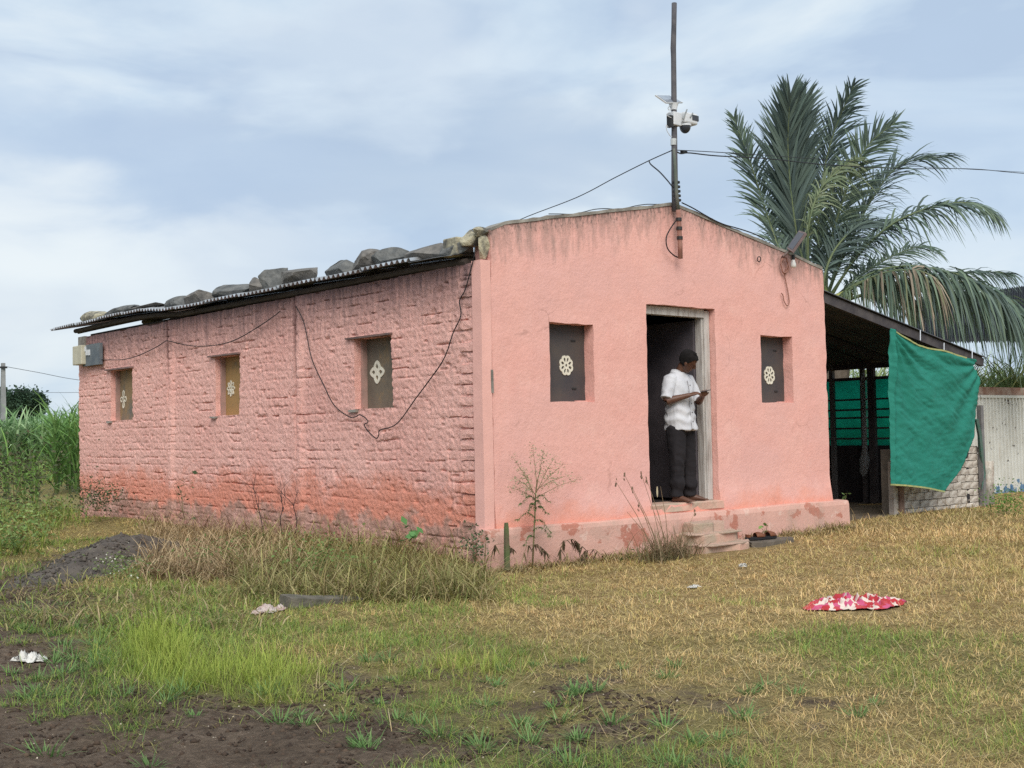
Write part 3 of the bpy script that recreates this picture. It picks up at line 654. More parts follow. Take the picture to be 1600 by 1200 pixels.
for i, (u0, u1, vt, lab) in enumerate(stones):
    y0, y1 = atx(u1, vt+20, 0.0)[1], atx(u0, vt+20, 0.0)[1]; yc = (y0+y1)/2
    zb = eave_z(yc)+(0.02-XE)*sl_+0.02; zt = atx((u0+u1)/2, vt, 0.0)[2]
    zb -= 0.02; h = max(zt-zb, 0.09)
    tag(lump('roof_stone', (0.03, yc, zb+h/2), (random.uniform(0.24, 0.34), (y1-y0)*1.06, h), STONE[i % 2], None, 20+i*3, 0.6), lab, 'stone', 'stones weighing down the roof edge')
yb0, yb1 = atx(160, 500, 0)[1], atx(129, 500, 0)[1]
tag(lump('broken_block', (0.04, (yb0+yb1)/2, eave_z(yb0)+0.13), (0.26, yb1-yb0, 0.17), CREAM, None, 91), 'cream broken masonry block at the far roof corner', 'block')

# ================================================================ wires and the mast on the gable
BLK = M('black_cable', (0.02, 0.02, 0.022), None, 20, 0.6, 40, 0.0)
def cable(name, pts, r, label, mat=None, parent=None):
    P = [np.array(p, float) for p in pts]; out_ = []
    for i in range(len(P)-1):
        p0, p1, p2, p3 = P[max(i-1, 0)], P[i], P[i+1], P[min(i+2, len(P)-1)]
        for s in np.linspace(0, 1, 7)[:-1]:
            out_.append(0.5*((2*p1)+(-p0+p2)*s+(2*p0-5*p1+4*p2-p3)*s*s+(-p0+3*p1-3*p2+p3)*s**3))
    out_.append(P[-1])
    o = MB().tube(out_, r, 6).build(name, mat or BLK, parent, smooth=True)
    if label: tag(o, label, 'cable')
    return o
XW = -0.035
cable('wall_cable', [atx(u, v, XW) for u, v in ((462, 478), (475, 505), (487, 560), (505, 600), (522, 633), (545, 651), (556, 651), (562, 648), (572, 654), (575, 660), (569, 664), (578, 677), (588, 685), (592, 679), (594, 672), (620, 662), (650, 622), (668, 598), (690, 567), (700, 545), (708, 520), (720, 493), (718, 470), (727, 452), (738, 412), (742, 390))]+[aty(739, 372, 0.28), aty(736, 361, 0.30), aty(741, 358, 0.30)], 0.006, 'black cable hanging in a deep loop below the third side window')
cable('wall_cable', [atx(u, v, XW) for u, v in ((158, 562), (190, 562), (215, 556), (245, 542), (257, 534), (264, 533), (290, 539), (315, 541), (345, 538), (370, 530), (400, 513), (428, 494), (438, 486))], 0.006, 'black cable sagging along the wall from the meter box to a nail')
mast = empty('mast', (2.76, -0.06, 2.8), 'tall dark pole strapped to the gable peak carrying camera and wires', 'pole')
YM = -0.055
POLE = M('weathered_pole_wood', (0.075, 0.075, 0.085), (0.12, 0.115, 0.12), 9, 0.9, 30, 0.5, 0.006)
RUSTP = M('rusty_conduit', (0.26, 0.12, 0.09), (0.35, 0.19, 0.15), 10, 0.8, 40, 0.4, 0.003)
pp = [aty(u, v, YM) for u, v in ((1055, 330), (1054, 280), (1053.5, 200), (1052.5, 90), (1052, 75), (1053, 40), (1053.5, 5))]
MB().tube(pp, [0.036, 0.036, 0.031, 0.029, 0.031, 0.028, 0.029], 10).build('pole_shaft', POLE, mast, smooth=True)
cp = [aty(u, v, YM-0.045) for u, v in ((1063, 404), (1062.5, 380), (1061, 350), (1059.5, 328), (1057, 300), (1055, 262), (1053, 232))]
MB().tube(cp[3:], [0.022, 0.021, 0.018, 0.015], 9).build('stay_pipe', M('green_grey_pipe', (0.10, 0.12, 0.10), (0.15, 0.15, 0.13), 6), mast, smooth=True)
MB().tube(cp[:4], [0.026, 0.026, 0.025, 0.0245], 9).build('conduit', RUSTP, mast, smooth=True)
for v in (343, 357, 372): MB().tube([aty(1060.5+(v-343)*.06, v+a, YM-0.045) for a in (-2.5, 2.5)], 0.034, 9).build('clamp', IRON, mast)
bt = MB()
for k in range(5): bt.tube([aty(1056+k*0.5, 285+k*7+a, YM-0.02) for a in (-1.3, 1.3)], 0.047, 9)
bt.build('wire_binding', IRON, mast)
MB().tube([aty(1052.5, a, YM) for a in (217, 227)], 0.0335, 9).build('tape_band', M('silver_tape', (0.55, 0.58, 0.58), None, 20, 0.5), mast)
cable('conduit_lead', [aty(u, v, YM-0.02) for u, v in ((1056, 345), (1047, 358), (1041, 372), (1043, 388), (1053, 399), (1062, 403))], 0.007, None, None, mast)
# small solar panel
sp_ = empty('solar_charger', tuple(aty(1046, 166, YM)), 'small tilted solar panel on the mast above the camera', 'solar panel')
cs = [aty(1023, 150, YM-0.10), aty(1044.5, 150.5, YM-0.18+0.3), aty(1066, 161.5, YM+0.16), aty(1040, 162, YM-0.14)]
def plate(name, q, th, mat, parent, inset=0.0, off=0.0):
    q = [np.array(p_) for p_ in q]; n = np.cross(q[1]-q[0], q[3]-q[0]); n /= np.linalg.norm(n); n = n if n[2] > 0 else -n
    c = sum(q)/4; q = [c+(p_-c)*(1-inset) for p_ in q]
    return MB().add([p_+n*(off+th) for p_ in q]+[p_+n*off for p_ in q], [(0, 1, 2, 3), (7, 6, 5, 4), (0, 4, 5, 1), (1, 5, 6, 2), (2, 6, 7, 3), (3, 7, 4, 0)]).build(name, mat, parent)
WPL = M('white_plastic', (0.66, 0.68, 0.70), (0.58, 0.60, 0.62), 10, 0.45, 40, 0.0)
plate('frame', cs, 0.014, WPL, sp_); plate('solar_cell', cs, 0.003, M('solar_glass', (0.20, 0.23, 0.28), (0.30, 0.33, 0.37), 6, 0.15, 40, 0.0), sp_, 0.12, 0.0145)
MB().tube([aty(1052.5, 162, YM), aty(1052.5, 166, YM), aty(1052.5, 172, YM)], [0.055, 0.045, 0.036], 10).build('bracket', WPL, sp_)
cable('panel_lead', [aty(u, v, YM-0.05) for u, v in ((1048, 165), (1044, 168), (1045, 172), (1048, 170), (1047, 174), (1042, 178), (1043, 181), (1049, 184))], 0.004, None, WPL, sp_)
# security camera
sc_ = empty('security_camera', tuple(aty(1065, 188, YM-0.05)), 'white dome security camera with two stub antennas on the mast', 'camera')
def pbox(u0, u1, v0, v1, d0, d1):
    """box squared to the mast, its silhouette given by survey pixels, depth from d0 to d1 (metres along y)"""
    a, b_ = aty(u0, v1, YM), aty(u1, v0, YM); return (a[0], YM+d0, a[2]), (b_[0], YM+d1, b_[2])
MB().box(*pbox(1047, 1058.5, 178, 196, -0.06, 0.05)).build('mount', WPL, sc_, bevel=0.008)
MB().box(*pbox(1058, 1063, 179, 193, -0.05, 0.04)).build('arm', WPL, sc_, bevel=0.006)
a, b_ = pbox(1060, 1080, 181, 194, -0.10, 0.04)
MB().box(a, b_).build('head', WPL, sc_, bevel=0.02)
a, b_ = pbox(1071, 1080.6, 184.5, 190.5, -0.104, 0.0); MB().box(a, b_).build('lamp_array', M('dark_lens', (0.05, 0.055, 0.065), None, 20, 0.2, 10, 0.0), sc_)
c = aty(1070.5, 198, YM-0.04); MB().sphere(c, (0.062, 0.062, 0.075), 14, 10).build('dome', bpy.data.materials['dark_lens'], sc_, smooth=True)
c = aty(1070.5, 194.5, YM-0.04); MB().tube([c, c+np.array((0, 0, -0.02))], 0.068, 14).build('dome_collar', WPL, sc_)
for (u0, v0, u1, v1) in ((1067, 186, 1073.5, 171), (1078, 184, 1082.5, 176.5)):
    MB().tube([aty(u0, v0, YM-0.10), aty(u1, v1, YM-0.10)], [0.010, 0.007], 7).build('antenna', M('grey_antenna', (0.28, 0.3, 0.3), None, 10, 0.5, 10, 0.0), sc_)
MB().box(*pbox(1043, 1046.8, 182, 199, -0.05, 0.01)).build('junction', IRON, sc_)
cable('camera_lead', [aty(u, v, YM-0.04) for u, v in ((1044, 199), (1041, 195), (1041, 200), (1043, 206), (1047, 212), (1050, 214))], 0.004, None, WPL, sc_)
# overhead wires
def wire(pts, r, lab): cable('overhead_wire', pts, r, lab)
E3 = aty(1050, 235, YM)
wire([E3, (*(atd(1012, 252, 14.2)),), (*(atd(960, 278, 15.2)),), (*(atd(900, 309, 16.4)),), (*(atd(813, 343, 18.0)),), (*(atd(760, 372, 19)),)], 0.006, 'wire running from the mast down to the left behind the gable')
cable('wire_stay', [atd(1014, 251, 14.1), atd(1017, 257, 14.0), atd(1030, 268, 13.7), atd(1042, 281, 13.4), aty(1050, 291, YM)], 0.008, 'short tie cable looped from the left wire back to the mast')
RW = [(1056, 236, 13.3), (1064, 240, 13.5), (1078, 239, 14), (1120, 243.5, 14.8), (1200, 248, 16.5), (1300, 258, 19), (1420, 263.5, 22), (1520, 264, 25), (1600, 271, 28), (1750, 282, 32), (2100, 300, 42), (2900, 330, 70)]
wire([atd(*q) for q in RW], 0.008, 'thick black service wire running right from the mast past the palm')
cable('overhead_wire', [atd(1056, 234.5, 13.3), atd(1140, 239, 15), atd(1300, 250, 19), atd(1430, 260, 22.3), atd(1600, 269, 28), atd(1750, 279, 32), atd(2100, 297, 42), atd(2900, 326, 70)], 0.005, 'thin pale wire running just above the thick service wire')
MB_ = MB().tube([atd(1065, 237, 13.5), atd(1072, 237.6, 13.7)], 0.018, 8).build('wire_splice', BLK); tag(MB_, 'short dark insulator splice on the service wire beside the mast', 'insulator')
# cable lying on the right slope of the coping
cable('coping_cable', [(x_, -0.02, float(ftop(x_))+0.03+0.02*math.sin(x_*5)) for x_ in np.linspace(2.85, 4.3, 9)], 0.007, 'thin cable lying along the right slope of the gable top')
cable('coping_cable', [(x_, 0.02, float(ftop(x_))+0.028+0.012*math.sin(x_*9)) for x_ in np.linspace(0.9, 2.65, 12)], 0.005, 'thin wire lying along the left slope of the gable top')

# ================================================================ lamp, coiled wire and bulb at the right gable
YL = -0.06
lf = empty('solar_lamp', tuple(aty(1232, 400, YL)), 'brown flat solar lamp on a bent bracket at the right gable', 'lamp')
HOUS = M('brown_lamp_housing', (0.12, 0.08, 0.07), (0.16, 0.11, 0.10), 10, 0.5, 20, 0.0)
q = [aty(1231.5, 391, YL), aty(1250.5, 363, YL+0.02), aty(1261, 366, YL-0.16), aty(1240, 396, YL-0.18)]
plate('lamp_housing', q, 0.03, HOUS, lf); plate('solar_cell', q, 0.003, M('dark_cell', (0.03, 0.025, 0.03), (0.05, 0.04, 0.045), 8, 0.25, 10, 0.0), lf, 0.16, 0.0305)
MB().tube([aty(1222, 402, 0.0), aty(1224, 400, YL), aty(1235, 392, YL-0.05), aty(1238, 388, YL-0.07)], 0.013, 8).build('bracket', HOUS, lf)
bl = empty('light_bulb', tuple(aty(1238, 412, -0.09)), 'white bulb hanging in a black holder at the right gable', 'bulb')
cb = aty(1239, 398, -0.09)
MB().tube([cb, cb+np.array((0, 0, -0.06))], [0.02, 0.022], 10).build('holder', BLK, bl)
MB().tube([cb+np.array((0, 0, -z_)) for z_ in (0.06, 0.075, 0.11, 0.14, 0.155, 0.16)], [0.017, 0.022, 0.032, 0.036, 0.026, 0.006], 12).build('bulb_glass', M('opal_white', (0.75, 0.74, 0.70), (0.68, 0.67, 0.63), 10, 0.3, 10, 0.0), bl, smooth=True)
cw = []
for k in range(34):
    a = 2*math.pi*k/11; cw.append((1226+5.6*math.cos(a)+0.9*math.sin(k*1.7), 414.5+12*math.sin(a)+1.2*math.sin(k*0.9), -0.03-0.002*k/3))
cw += [(1226, 428, -0.03), (1228, 440, -0.03), (1231, 455, -0.03), (1233, 470, -0.03), (1232, 476, -0.03), (1229, 477, -0.03), (1225, 470, -0.03), (1223.5, 462, -0.03), (1221, 458, -0.03)]
cable('coiled_cable', [aty(*q_) for q_ in cw], 0.007, 'coil of brown cable with a hanging end under the solar lamp', RUSTP)
cable('wall_ring', [aty(1186+2.6*math.cos(a), 405+4*math.sin(a), -0.03) for a in np.linspace(0, 6.4, 9)], 0.006, 'small dark wire ring on a nail high on the front wall', BLK)

# ================================================================ meter box at the far corner
mb = empty('meter_board', tuple(atx(135, 555, -0.05)), 'meter box and dark switch board at the far wall corner', 'meter box')
def xbox(u0, u1, v0, v1, x0, x1):
    a, b_ = atx(u1, v1, x0), atx(u0, v0, x0); return (x0, a[1], a[2]), (x1, b_[1], b_[2])
MB().box(*xbox(129, 155.5, 540, 569, -0.07, -0.02)).build('switch_board', M('grey_board', (0.10, 0.12, 0.14), (0.16, 0.18, 0.19), 5, 0.8), mb)
MB().box(*xbox(113, 127, 541.5, 569, -0.14, 0.02)).build('meter_case', M('cream_meter_case', (0.55, 0.52, 0.40), (0.45, 0.42, 0.32), 6, 0.6), mb, bevel=0.012)
for u0, u1, v0, v1 in ((130, 133, 542, 549), (133.5, 135.4, 546.5, 555), (137, 139, 546.5, 555)): MB().box(*xbox(u0, u1, v0, v1, -0.09, -0.0705)).build('switch', WPL, mb)
MB().box(*xbox(122, 132, 527, 541, -0.02, 0.02)).build('mount_bracket', CONC, mb)

# ================================================================ steps and sandals
st = empty('stone_steps', (2.9, -0.4, -0.36), 'low worn stone steps below the doorway with cracked pink plaster', 'steps')
SLAB = M('grey_olive_slab', (0.36, 0.29, 0.215), (0.52, 0.35, 0.28), 5, 0.95, 26, 0.6, 0.02)
def slab(name, x0, x1, y0, y1, z0, z1, mat, parent, jag=0.03, seed=0):
    rs = np.random.default_rng(seed); n = 14; ring = []
    for k in range(n):
        a = 2*math.pi*k/n; cx_, sx_ = (x0+x1)/2, (x1-x0)/2; cy_, sy_ = (y0+y1)/2, (y1-y0)/2
        c_, s_ = math.cos(a), math.sin(a); q_ = max(abs(c_), abs(s_))**0.75
        ring.append((cx_+sx_*c_/q_+rs.uniform(-jag, jag), cy_+sy_*s_/q_+rs.uniform(-jag, jag)))
    return MB().loft([[(x, y, z0) for x, y in ring], [(x, y, (z0+z1)/2) for x, y in ring], [(x, y, z1-0.012) for x, y in ring], [(x*0.985+0.015*(x0+x1)/2, y*0.97+0.03*(y0+y1)/2, z1+rs.uniform(-0.006, 0.006)) for x, y in ring]]).build(name, mat, parent)
slab('upper_slab', 2.62, 3.08, -0.36, -0.10, -0.2, -0.085, SLAB, st, 0.04, 1)
slab('middle_step', 2.42, 3.24, -0.50, -0.11, -0.5, -0.195, SILL, st, 0.045, 2)
slab('middle_tread', 2.40, 3.25, -0.50, -0.2, -0.198, -0.182, SLAB, st, 0.045, 3)
slab('lower_step', 2.32, 3.20, -0.66, -0.12, -0.5, -0.295, SILL, st, 0.05, 4)
slab('lower_tread', 2.34, 3.24, -0.65, -0.4, -0.298, -0.282, SLAB, st, 0.05, 5)
# sandals on a flat dark stone beside the steps
SST = M('dark_flat_stone', (0.10, 0.085, 0.068), (0.15, 0.125, 0.10), 6, 0.95, 20, 0.6, 0.02)
ps = aty(1190, 843, -0.55)
tag(slab('flat_stone', ps[0]-0.28, ps[0]+0.42, -0.75, -0.40, -0.42, ps[2], SST, None, 0.04, 9), 'flat dark stone under the sandals right of the steps', 'stone')
LEA = M('brown_leather', (0.20, 0.075, 0.035), (0.12, 0.045, 0.025), 9, 0.6, 40, 0.3, 0.003)
def sandal(x, y, z, rot, label):
    e_ = empty('sandal', (x, y, z), label, 'sandal', 'pair of sandals by the steps'); ca, sa = math.cos(rot), math.sin(rot)
    T = lambda a, b_, c_: (x+a*ca-b_*sa, y+a*sa+b_*ca, z+c_)
    out_ = [(0.13*math.cos(k/16*2*math.pi), (0.046+0.010*math.cos(k/16*2*math.pi))*math.sin(k/16*2*math.pi)) for k in range(16)]
    MB().loft([[T(a, b_, h) for a, b_ in out_] for h in (0.0, 0.02, 0.028)]).build('sole', BLK, e_)
    rings = []
    for a in np.linspace(-0.005, 0.085, 5):
        w = 0.05; rings.append([T(a, w*math.cos(s), 0.026+(0.058-abs(a-0.03)*0.3)*math.sin(s)) for s in np.linspace(0, math.pi, 9)])
    fs = [(i*9+j, i*9+j+1, (i+1)*9+j+1, (i+1)*9+j) for i in range(4) for j in range(8)]
    o = MB().add([p_ for r_ in rings for p_ in r_], fs).build('strap', LEA, e_, smooth=True); o.modifiers.new('thick', 'SOLIDIFY').thickness = 0.005
    rings = [[T(-0.085+0.02*c_, 0.043*math.cos(s), 0.026+h+0.01*math.sin(s)) for s in np.linspace(0, math.pi, 7) for c_ in (0,)] for h in (0.012, 0.03)]
    o = MB().add([T(-0.085-0.03*math.sin(s), 0.045*math.cos(s), 0.028+h) for h in (0.0, 0.03) for s in np.linspace(0, math.pi, 9)], [(j, j+1, 10+j, 9+j) for j in range(8)]).build('heel_strap', LEA, e_); o.modifiers.new('thick', 'SOLIDIFY').thickness = 0.004
zs = ps[2]+0.006
sandal(*aty(1180, 838, -0.53)[:2], zs, -0.35, 'brown leather sandal next to the step edge'); pb = aty(1197, 840, -0.56); sandal(pb[0]+0.03, pb[1], zs, -0.1, 'brown leather sandal on the outer side, behind a green sprig')

# ================================================================ lean-to shed at the right
XS = 9.62
shed = empty('lean_to_shed', (7.7, 2.2, -0.33), 'dark lean-to cow shed with sloping sheet roof against the house', 'shed')
rl, rr = aty(1287, 455, 0.22), aty(1541, 560, 0.22)
def shroof(x, up=0.0): return rl[2]+(rr[2]-rl[2])*(x-rl[0])/(rr[0]-rl[0])+up
k = 0
for y0 in (0.20, 1.16, 2.12, 3.08, 4.04):
    pr = corr(12, 0.1, 0.015); top = []
    xs_ = (5.50, 7.0, 8.5, rr[0]+0.03*random.random())
    for xx in xs_: top += [(xx, y0+s, shroof(xx)+h+0.012*(k % 2)+0.02) for s, h in pr]
    nP, N = len(pr), len(top); bot = [(q_[0], q_[1], q_[2]-0.004) for q_ in top]; fs = []
    for a in range(3):
        for c in range(nP-1):
            j = a*nP+c; fs += [(j, j+nP, j+nP+1, j+1), (N+j, N+j+1, N+j+nP+1, N+j+nP)]
    for a in range(3): fs.append((a*nP, N+a*nP, N+(a+1)*nP, (a+1)*nP))
    MB().add(top+bot, fs).build('roof_sheet', DKROOF, shed); k += 1
BARN = M('navy_dark_sheet', (0.018, 0.022, 0.03), (0.03, 0.033, 0.04), 3, 0.8, 30, 0.2, 0.004)
DKW = M('dark_shed_wood', (0.05, 0.045, 0.05), (0.09, 0.08, 0.08), 7, 0.9, 30, 0.4, 0.005)
GRYW = M('grey_post_wood', (0.13, 0.125, 0.13), (0.20, 0.19, 0.185), 8, 0.9, 30, 0.4, 0.005)
MB().bar((5.55, 0.26, shroof(5.55)-0.075), (rr[0]-0.05, 0.26, shroof(rr[0])-0.06), 0.05, 0.12).build('front_beam', DKW, shed)
MB().bar((XS, 0.3, 1.88), (XS, 5.0, 1.88), 0.06, 0.09).build('eave_beam', DKW, shed)
for yy in (1.6, 3.0, 4.4): MB().bar((5.5, yy, shroof(5.5)-0.06), (rr[0]-0.05, yy, shroof(rr[0])-0.05), 0.05, 0.08).build('rafter', DKW, shed)
# eave-side wall: dark lower boards, green netting behind five dark rails, open slot above
def sidez(v): return float(atx(1340, v, XS)[2])
GNET, t, p = newmat('green_shade_net'); p.inputs['Roughness'].default_value = 0.8
cc = ramp(t, noise(t, 5, 5), (0.3, (0.10, 0.60, 0.48)), (0.7, (0.08, 0.50, 0.40))); t.links.new(cc, p.inputs['Base Color'])
tr = nd(t, 'ShaderNodeBsdfTranslucent'); t.links.new(cc, tr.inputs[0]); ms = nd(t, 'ShaderNodeMixShader'); ms.inputs[0].default_value = 0.9
t.links.new(p.outputs[0], ms.inputs[1]); t.links.new(tr.outputs[0], ms.inputs[2]); t.links.new(ms.outputs[0], t.nodes['Material Output'].inputs[0])
z_g0, z_g1 = sidez(696), sidez(594)
n_ = 30; vv = []; fs = []
for a, yy in enumerate(np.linspace(0.55, 5.0, n_)):
    for zz in (z_g0, (z_g0+z_g1)/2, z_g1): vv.append((XS+0.045+0.008*math.sin(yy*9+zz*4), yy, zz))
for a in range(n_-1):
    for c in range(2): j = a*3+c; fs.append((j, j+3, j+4, j+1))
o = MB().add(vv, fs).build('green_net_panel', GNET, shed, smooth=True); o.modifiers.new('thick', 'SOLIDIFY').thickness = 0.004
for v in (624, 640, 653, 669, 685): MB().bar((XS+0.0, 0.55, sidez(v)), (XS+0.0, 5.0, sidez(v)+random.uniform(-0.01, 0.01)), 0.03, 0.03).build('rail', DKW, shed)
MB().bar((XS, 0.5, sidez(592)), (XS, 5.0, sidez(592)), 0.06, 0.05).build('top_rail', DKW, shed)
MB().box((XS+0.02, 0.5, -0.5), (XS+0.10, 5.0, z_g0)).build('lower_boards', M('black_wet_boards', (0.022, 0.020, 0.024), (0.04, 0.036, 0.038), 4, 0.9), shed)
MB().box((5.55, 5.05, -0.5), (XS+0.1, 5.12, 1.95)).build('back_boards', DKW, shed)
MB().add([(5.5, 5.0, 1.8), (XS+0.1, 5.0, 1.8), (XS+0.1, 5.0, shroof(XS+.1)+.03), (5.5, 5.0, shroof(5.5)+.03), (5.5, 5.03, 1.8), (XS+0.1, 5.03, 1.8), (XS+0.1, 5.03, shroof(XS+.1)+.03), (5.5, 5.03, shroof(5.5)+.03)], [(0, 1, 2, 3), (7, 6, 5, 4), (0, 4, 5, 1), (1, 5, 6, 2), (2, 6, 7, 3), (3, 7, 4, 0)]).build('back_cloth', DKROOF, shed)
for u, w in ((1300.5, 0.07), (1348, 0.06), (1362, 0.12)):
    yy = atx(u, 580, XS)[1]; MB().box((XS-0.05, yy-w/2, -0.4), (XS+0.015, yy+w/2, 1.93)).build('post', GRYW if u < 1340 else DKW, shed)
pA = atz(1341, 777, -0.33); MB().tube([(pA[0]-0.0, pA[1], -0.4), (pA[0]-0.05, pA[1]+0.02, 0.8), (pA[0]-0.12, pA[1]+0.03, shroof(pA[0])-0.05)], [0.075, 0.07, 0.065], 8).build('post', GRYW, shed)
fl_ = MB().box((5.75, 0.45, -0.5), (XS, 5.0, -0.312)); fl_.build('earth_floor', M('dung_floor', (0.16, 0.125, 0.09), (0.10, 0.08, 0.06), 3, 0.95), shed)
# brick dwarf wall
xb0, xb1, yb = 7.69, 10.02, 0.5
dw = empty('brick_dwarf_wall', ((xb0+xb1)/2, yb, -0.35), 'whitewashed low brick wall below the green tarp', 'wall')
MORT = M('dirty_mortar', (0.22, 0.19, 0.155), (0.14, 0.12, 0.10), 9, 0.95)
MB().box((xb0+0.012, yb+0.014, -0.5), (xb1-0.012, yb+0.2, 0.585)).build('mortar_core', MORT, dw)
def whitewash():
    m, t, p = newmat('whitewashed_brick'); p.inputs['Roughness'].default_value = 0.95
    z = nd(t, 'ShaderNodeSeparateXYZ'); t.links.new(coord(t), z.inputs[0])
    col = ramp(t, noise(t, 7, 6, 0.7), (0.38, (0.74, 0.69, 0.61)), (0.55, (0.56, 0.49, 0.42)), (0.66, (0.28, 0.20, 0.15)))
    f = mathn(t, 'SUBTRACT', mathn(t, 'MULTIPLY', noise(t, 4.5, 7, 0.7), 0.9), z.outputs[2]); col = mix(t, ramp(t, f, (0.30, 0.0), (0.65, 0.9)), col, (0.17, 0.145, 0.12))
    col = mix(t, ramp(t, noise(t, 3, 5, 0.6), (0.58, 0), (0.68, 0.5)), col, (0.10, 0.11, 0.08))
    t.links.new(col, p.inputs['Base Color']); bump(t, p, noise(t, 30, 5, 0.7), 0.6, 0.01); return m
WW = whitewash(); brm = []
for q in range(6):
    b = MB(); rs = np.random.default_rng(q); j = lambda: rs.uniform(-0.009, 0.009)
    rings = []
    for a in (0, 0.1, 0.9, 1): 
        e_ = 0.006 if a in (0, 1) else 0
        rings.append([(0.215*a+j(), e_+j(), e_+j()), (0.215*a+j(), -0.004+e_+j(), 0.045+j()), (0.215*a+j(), e_+j(), 0.092-e_+j()), (0.215*a, 0.04, 0.09), (0.215*a, 0.04, 0.003)])
    b.loft(rings); me = bpy.data.meshes.new('brick'); me.from_pydata(b.v, [], b.f); me.update(); me.materials.append(WW); brm.append(me)
for r_ in range(10):
    xx = xb0+(0.115 if r_ % 2 else 0)-0.002; zz = -0.46+r_*0.105
    if r_ % 2: 
        o = bpy.data.objects.new('brick', brm[r_ % 6]); COL.objects.link(o); attach(o, dw); o.location = (xb0, yb, zz); o.scale = (0.48, 1, 1)
    while xx < xb1-0.06:
        o = bpy.data.objects.new('brick', random.choice(brm)); COL.objects.link(o); attach(o, dw)
        wv = 1.0 if xb1-xx > 0.26 else (xb1-xx-0.005)/0.215; o.location = (xx, yb+random.uniform(-0.006, 0.008), zz+random.uniform(-0.003, 0.003)); o.scale = (wv*1.0, 1, 1); xx += 0.227
MB().box((xb0-0.10, yb-0.06, -0.45), (xb0-0.03, yb+0.02, 0.42)).build('door_post', M('bare_plank', (0.50, 0.46, 0.42), (0.33, 0.28, 0.24), 8), dw)
MB().box((xb0+0.1, yb-0.03, -0.42), (xb0+0.2, yb-0.012, 0.35), jit=0.012).build('rust_stain_plate', M('rust_brown', (0.17, 0.10, 0.075), (0.28, 0.19, 0.15), 6), dw)
MB().box((xb1-0.06, yb-0.09, -0.45), (xb1+0.02, yb-0.02, 1.2)).build('end_plank', GRYW, dw)
MB().box((xb1+0.09, yb+0.0, -0.45), (xb1+0.42, yb+0.08, 0.35), jit=0.01).build('end_pier', WW, dw)
# torn netting strip
nst = MB(); rs = np.random.default_rng(4)
pts_ = [aty(u, v, 0.42) for u, v in ((1526, 655), (1531, 680), (1534, 710), (1538, 740), (1534, 765))]
nst.tube(pts_, [0.03, 0.035, 0.03, 0.025, 0.006], 5); o = nst.build('torn_net_strip', M('dull_green_net', (0.05, 0.13, 0.10), (0.10, 0.14, 0.12), 12), None); tag(o, 'torn strip of dull green net dangling beside the plank', 'net strip')

# green tarp
YT = 0.12
Lp = [(1388, 513), (1389, 560), (1390, 620), (1391, 690), (1393, 757)]
Rp = [(1527, 562), (1521, 572), (1531, 588), (1530, 625), (1523, 680), (1502, 733), (1472, 768)]
def interp(P, s):
    P = np.array(P, float); d = np.r_[0, np.cumsum(np.hypot(*np.diff(P, axis=0).T))]; d /= d[-1]
    return np.stack([np.interp(s, d, P[:, 0]), np.interp(s, d, P[:, 1])], -1)
nu_, nv_ = 110, 120; s_ = np.linspace(0, 1, nv_); t_ = np.linspace(0, 1, nu_)
A, B = interp(Lp, s_), interp(Rp, s_)
TL = aty(*A[0], YT)
tv = []
for i in range(nv_):
    for j in range(nu_):
        t0 = t_[j]; u = A[i, 0]*(1-t0)+B[i, 0]*t0; v = A[i, 1]*(1-t0)+B[i, 1]*t0
        v += (1-s_[i])**2*(7*math.sin(math.pi*t0)+5*math.sin(math.pi*min(1, t0*1.6))**2) + s_[i]**3*(-2*math.sin(math.pi*t0))
        tv.append(aty(u, v, YT))
tv = np.array(tv); gi = np.repeat(s_, nu_); gj = np.tile(t_, nv_)
# radiating creases from the two upper corners plus crosswise drape wrinkles
def crease(cu, cv, k, ph):
    a = np.arctan2(gi-cv, (gj-cu)*1.0); d = np.hypot(gi-cv, gj-cu); return np.sin(a*k+ph)*np.exp(-d*2.2)*np.minimum(1, d*6)
wr = 0.045*crease(0.0, 0.0, 17, 0.5)*(0.4+fbm(gj*3, gi*3, 0, 2, 70))+0.035*crease(1.05, 0.04, 15, 1.0)*(0.3+fbm(gj*4, gi*4, 0, 2, 69))
wr += 0.020*(fbm(gj*3+gi*4, gi*14-gj*5, 0, 3, 71)-0.5)*2 + 0.035*(fbm(gj*2, gi*2.5, 0, 2, 72)-0.5)*2
wr += 0.024*(np.abs(fbm(gj*5+gi*3, gi*20-gj*8, 0, 3, 73, 0.6)-0.5)*-2)*(0.3+fbm(gj*3, gi*3, 0, 2, 75))+0.012*(np.abs(fbm(gj*9, gi*34+gj*7, 0, 2, 76)-0.5)*-2)
wr -= 0.04*np.exp(-((gj-0.035)/0.02)**2)
tv[:, 1] += wr-0.02*np.sin(math.pi*gj)
ii = (np.arange(nv_-1)[:, None]*nu_+np.arange(nu_-1)[None]).ravel(); F = np.stack([ii, ii+1, ii+nu_+1, ii+nu_], 1)
m, t, p = newmat('green_shade_cloth'); p.inputs['Roughness'].default_value = 0.75
cc = ramp(t, noise(t, 2.5, 6, 0.6), (0.3, (0.022, 0.225, 0.165)), (0.7, (0.03, 0.265, 0.20)))
cc = mix(t, ramp(t, noise(t, 9, 6, 0.7), (0.60, 0.0), (0.8, 0.3)), cc, (0.12, 0.26, 0.20)); t.links.new(cc, p.inputs['Base Color'])
bump(t, p, noise(t, 90, 3, 0.5, coord(t, (1, 1, 2))), 0.2, 0.004)
tr = nd(t, 'ShaderNodeBsdfTranslucent'); t.links.new(cc, tr.inputs[0]); ms = nd(t, 'ShaderNodeMixShader'); ms.inputs[0].default_value = 0.22
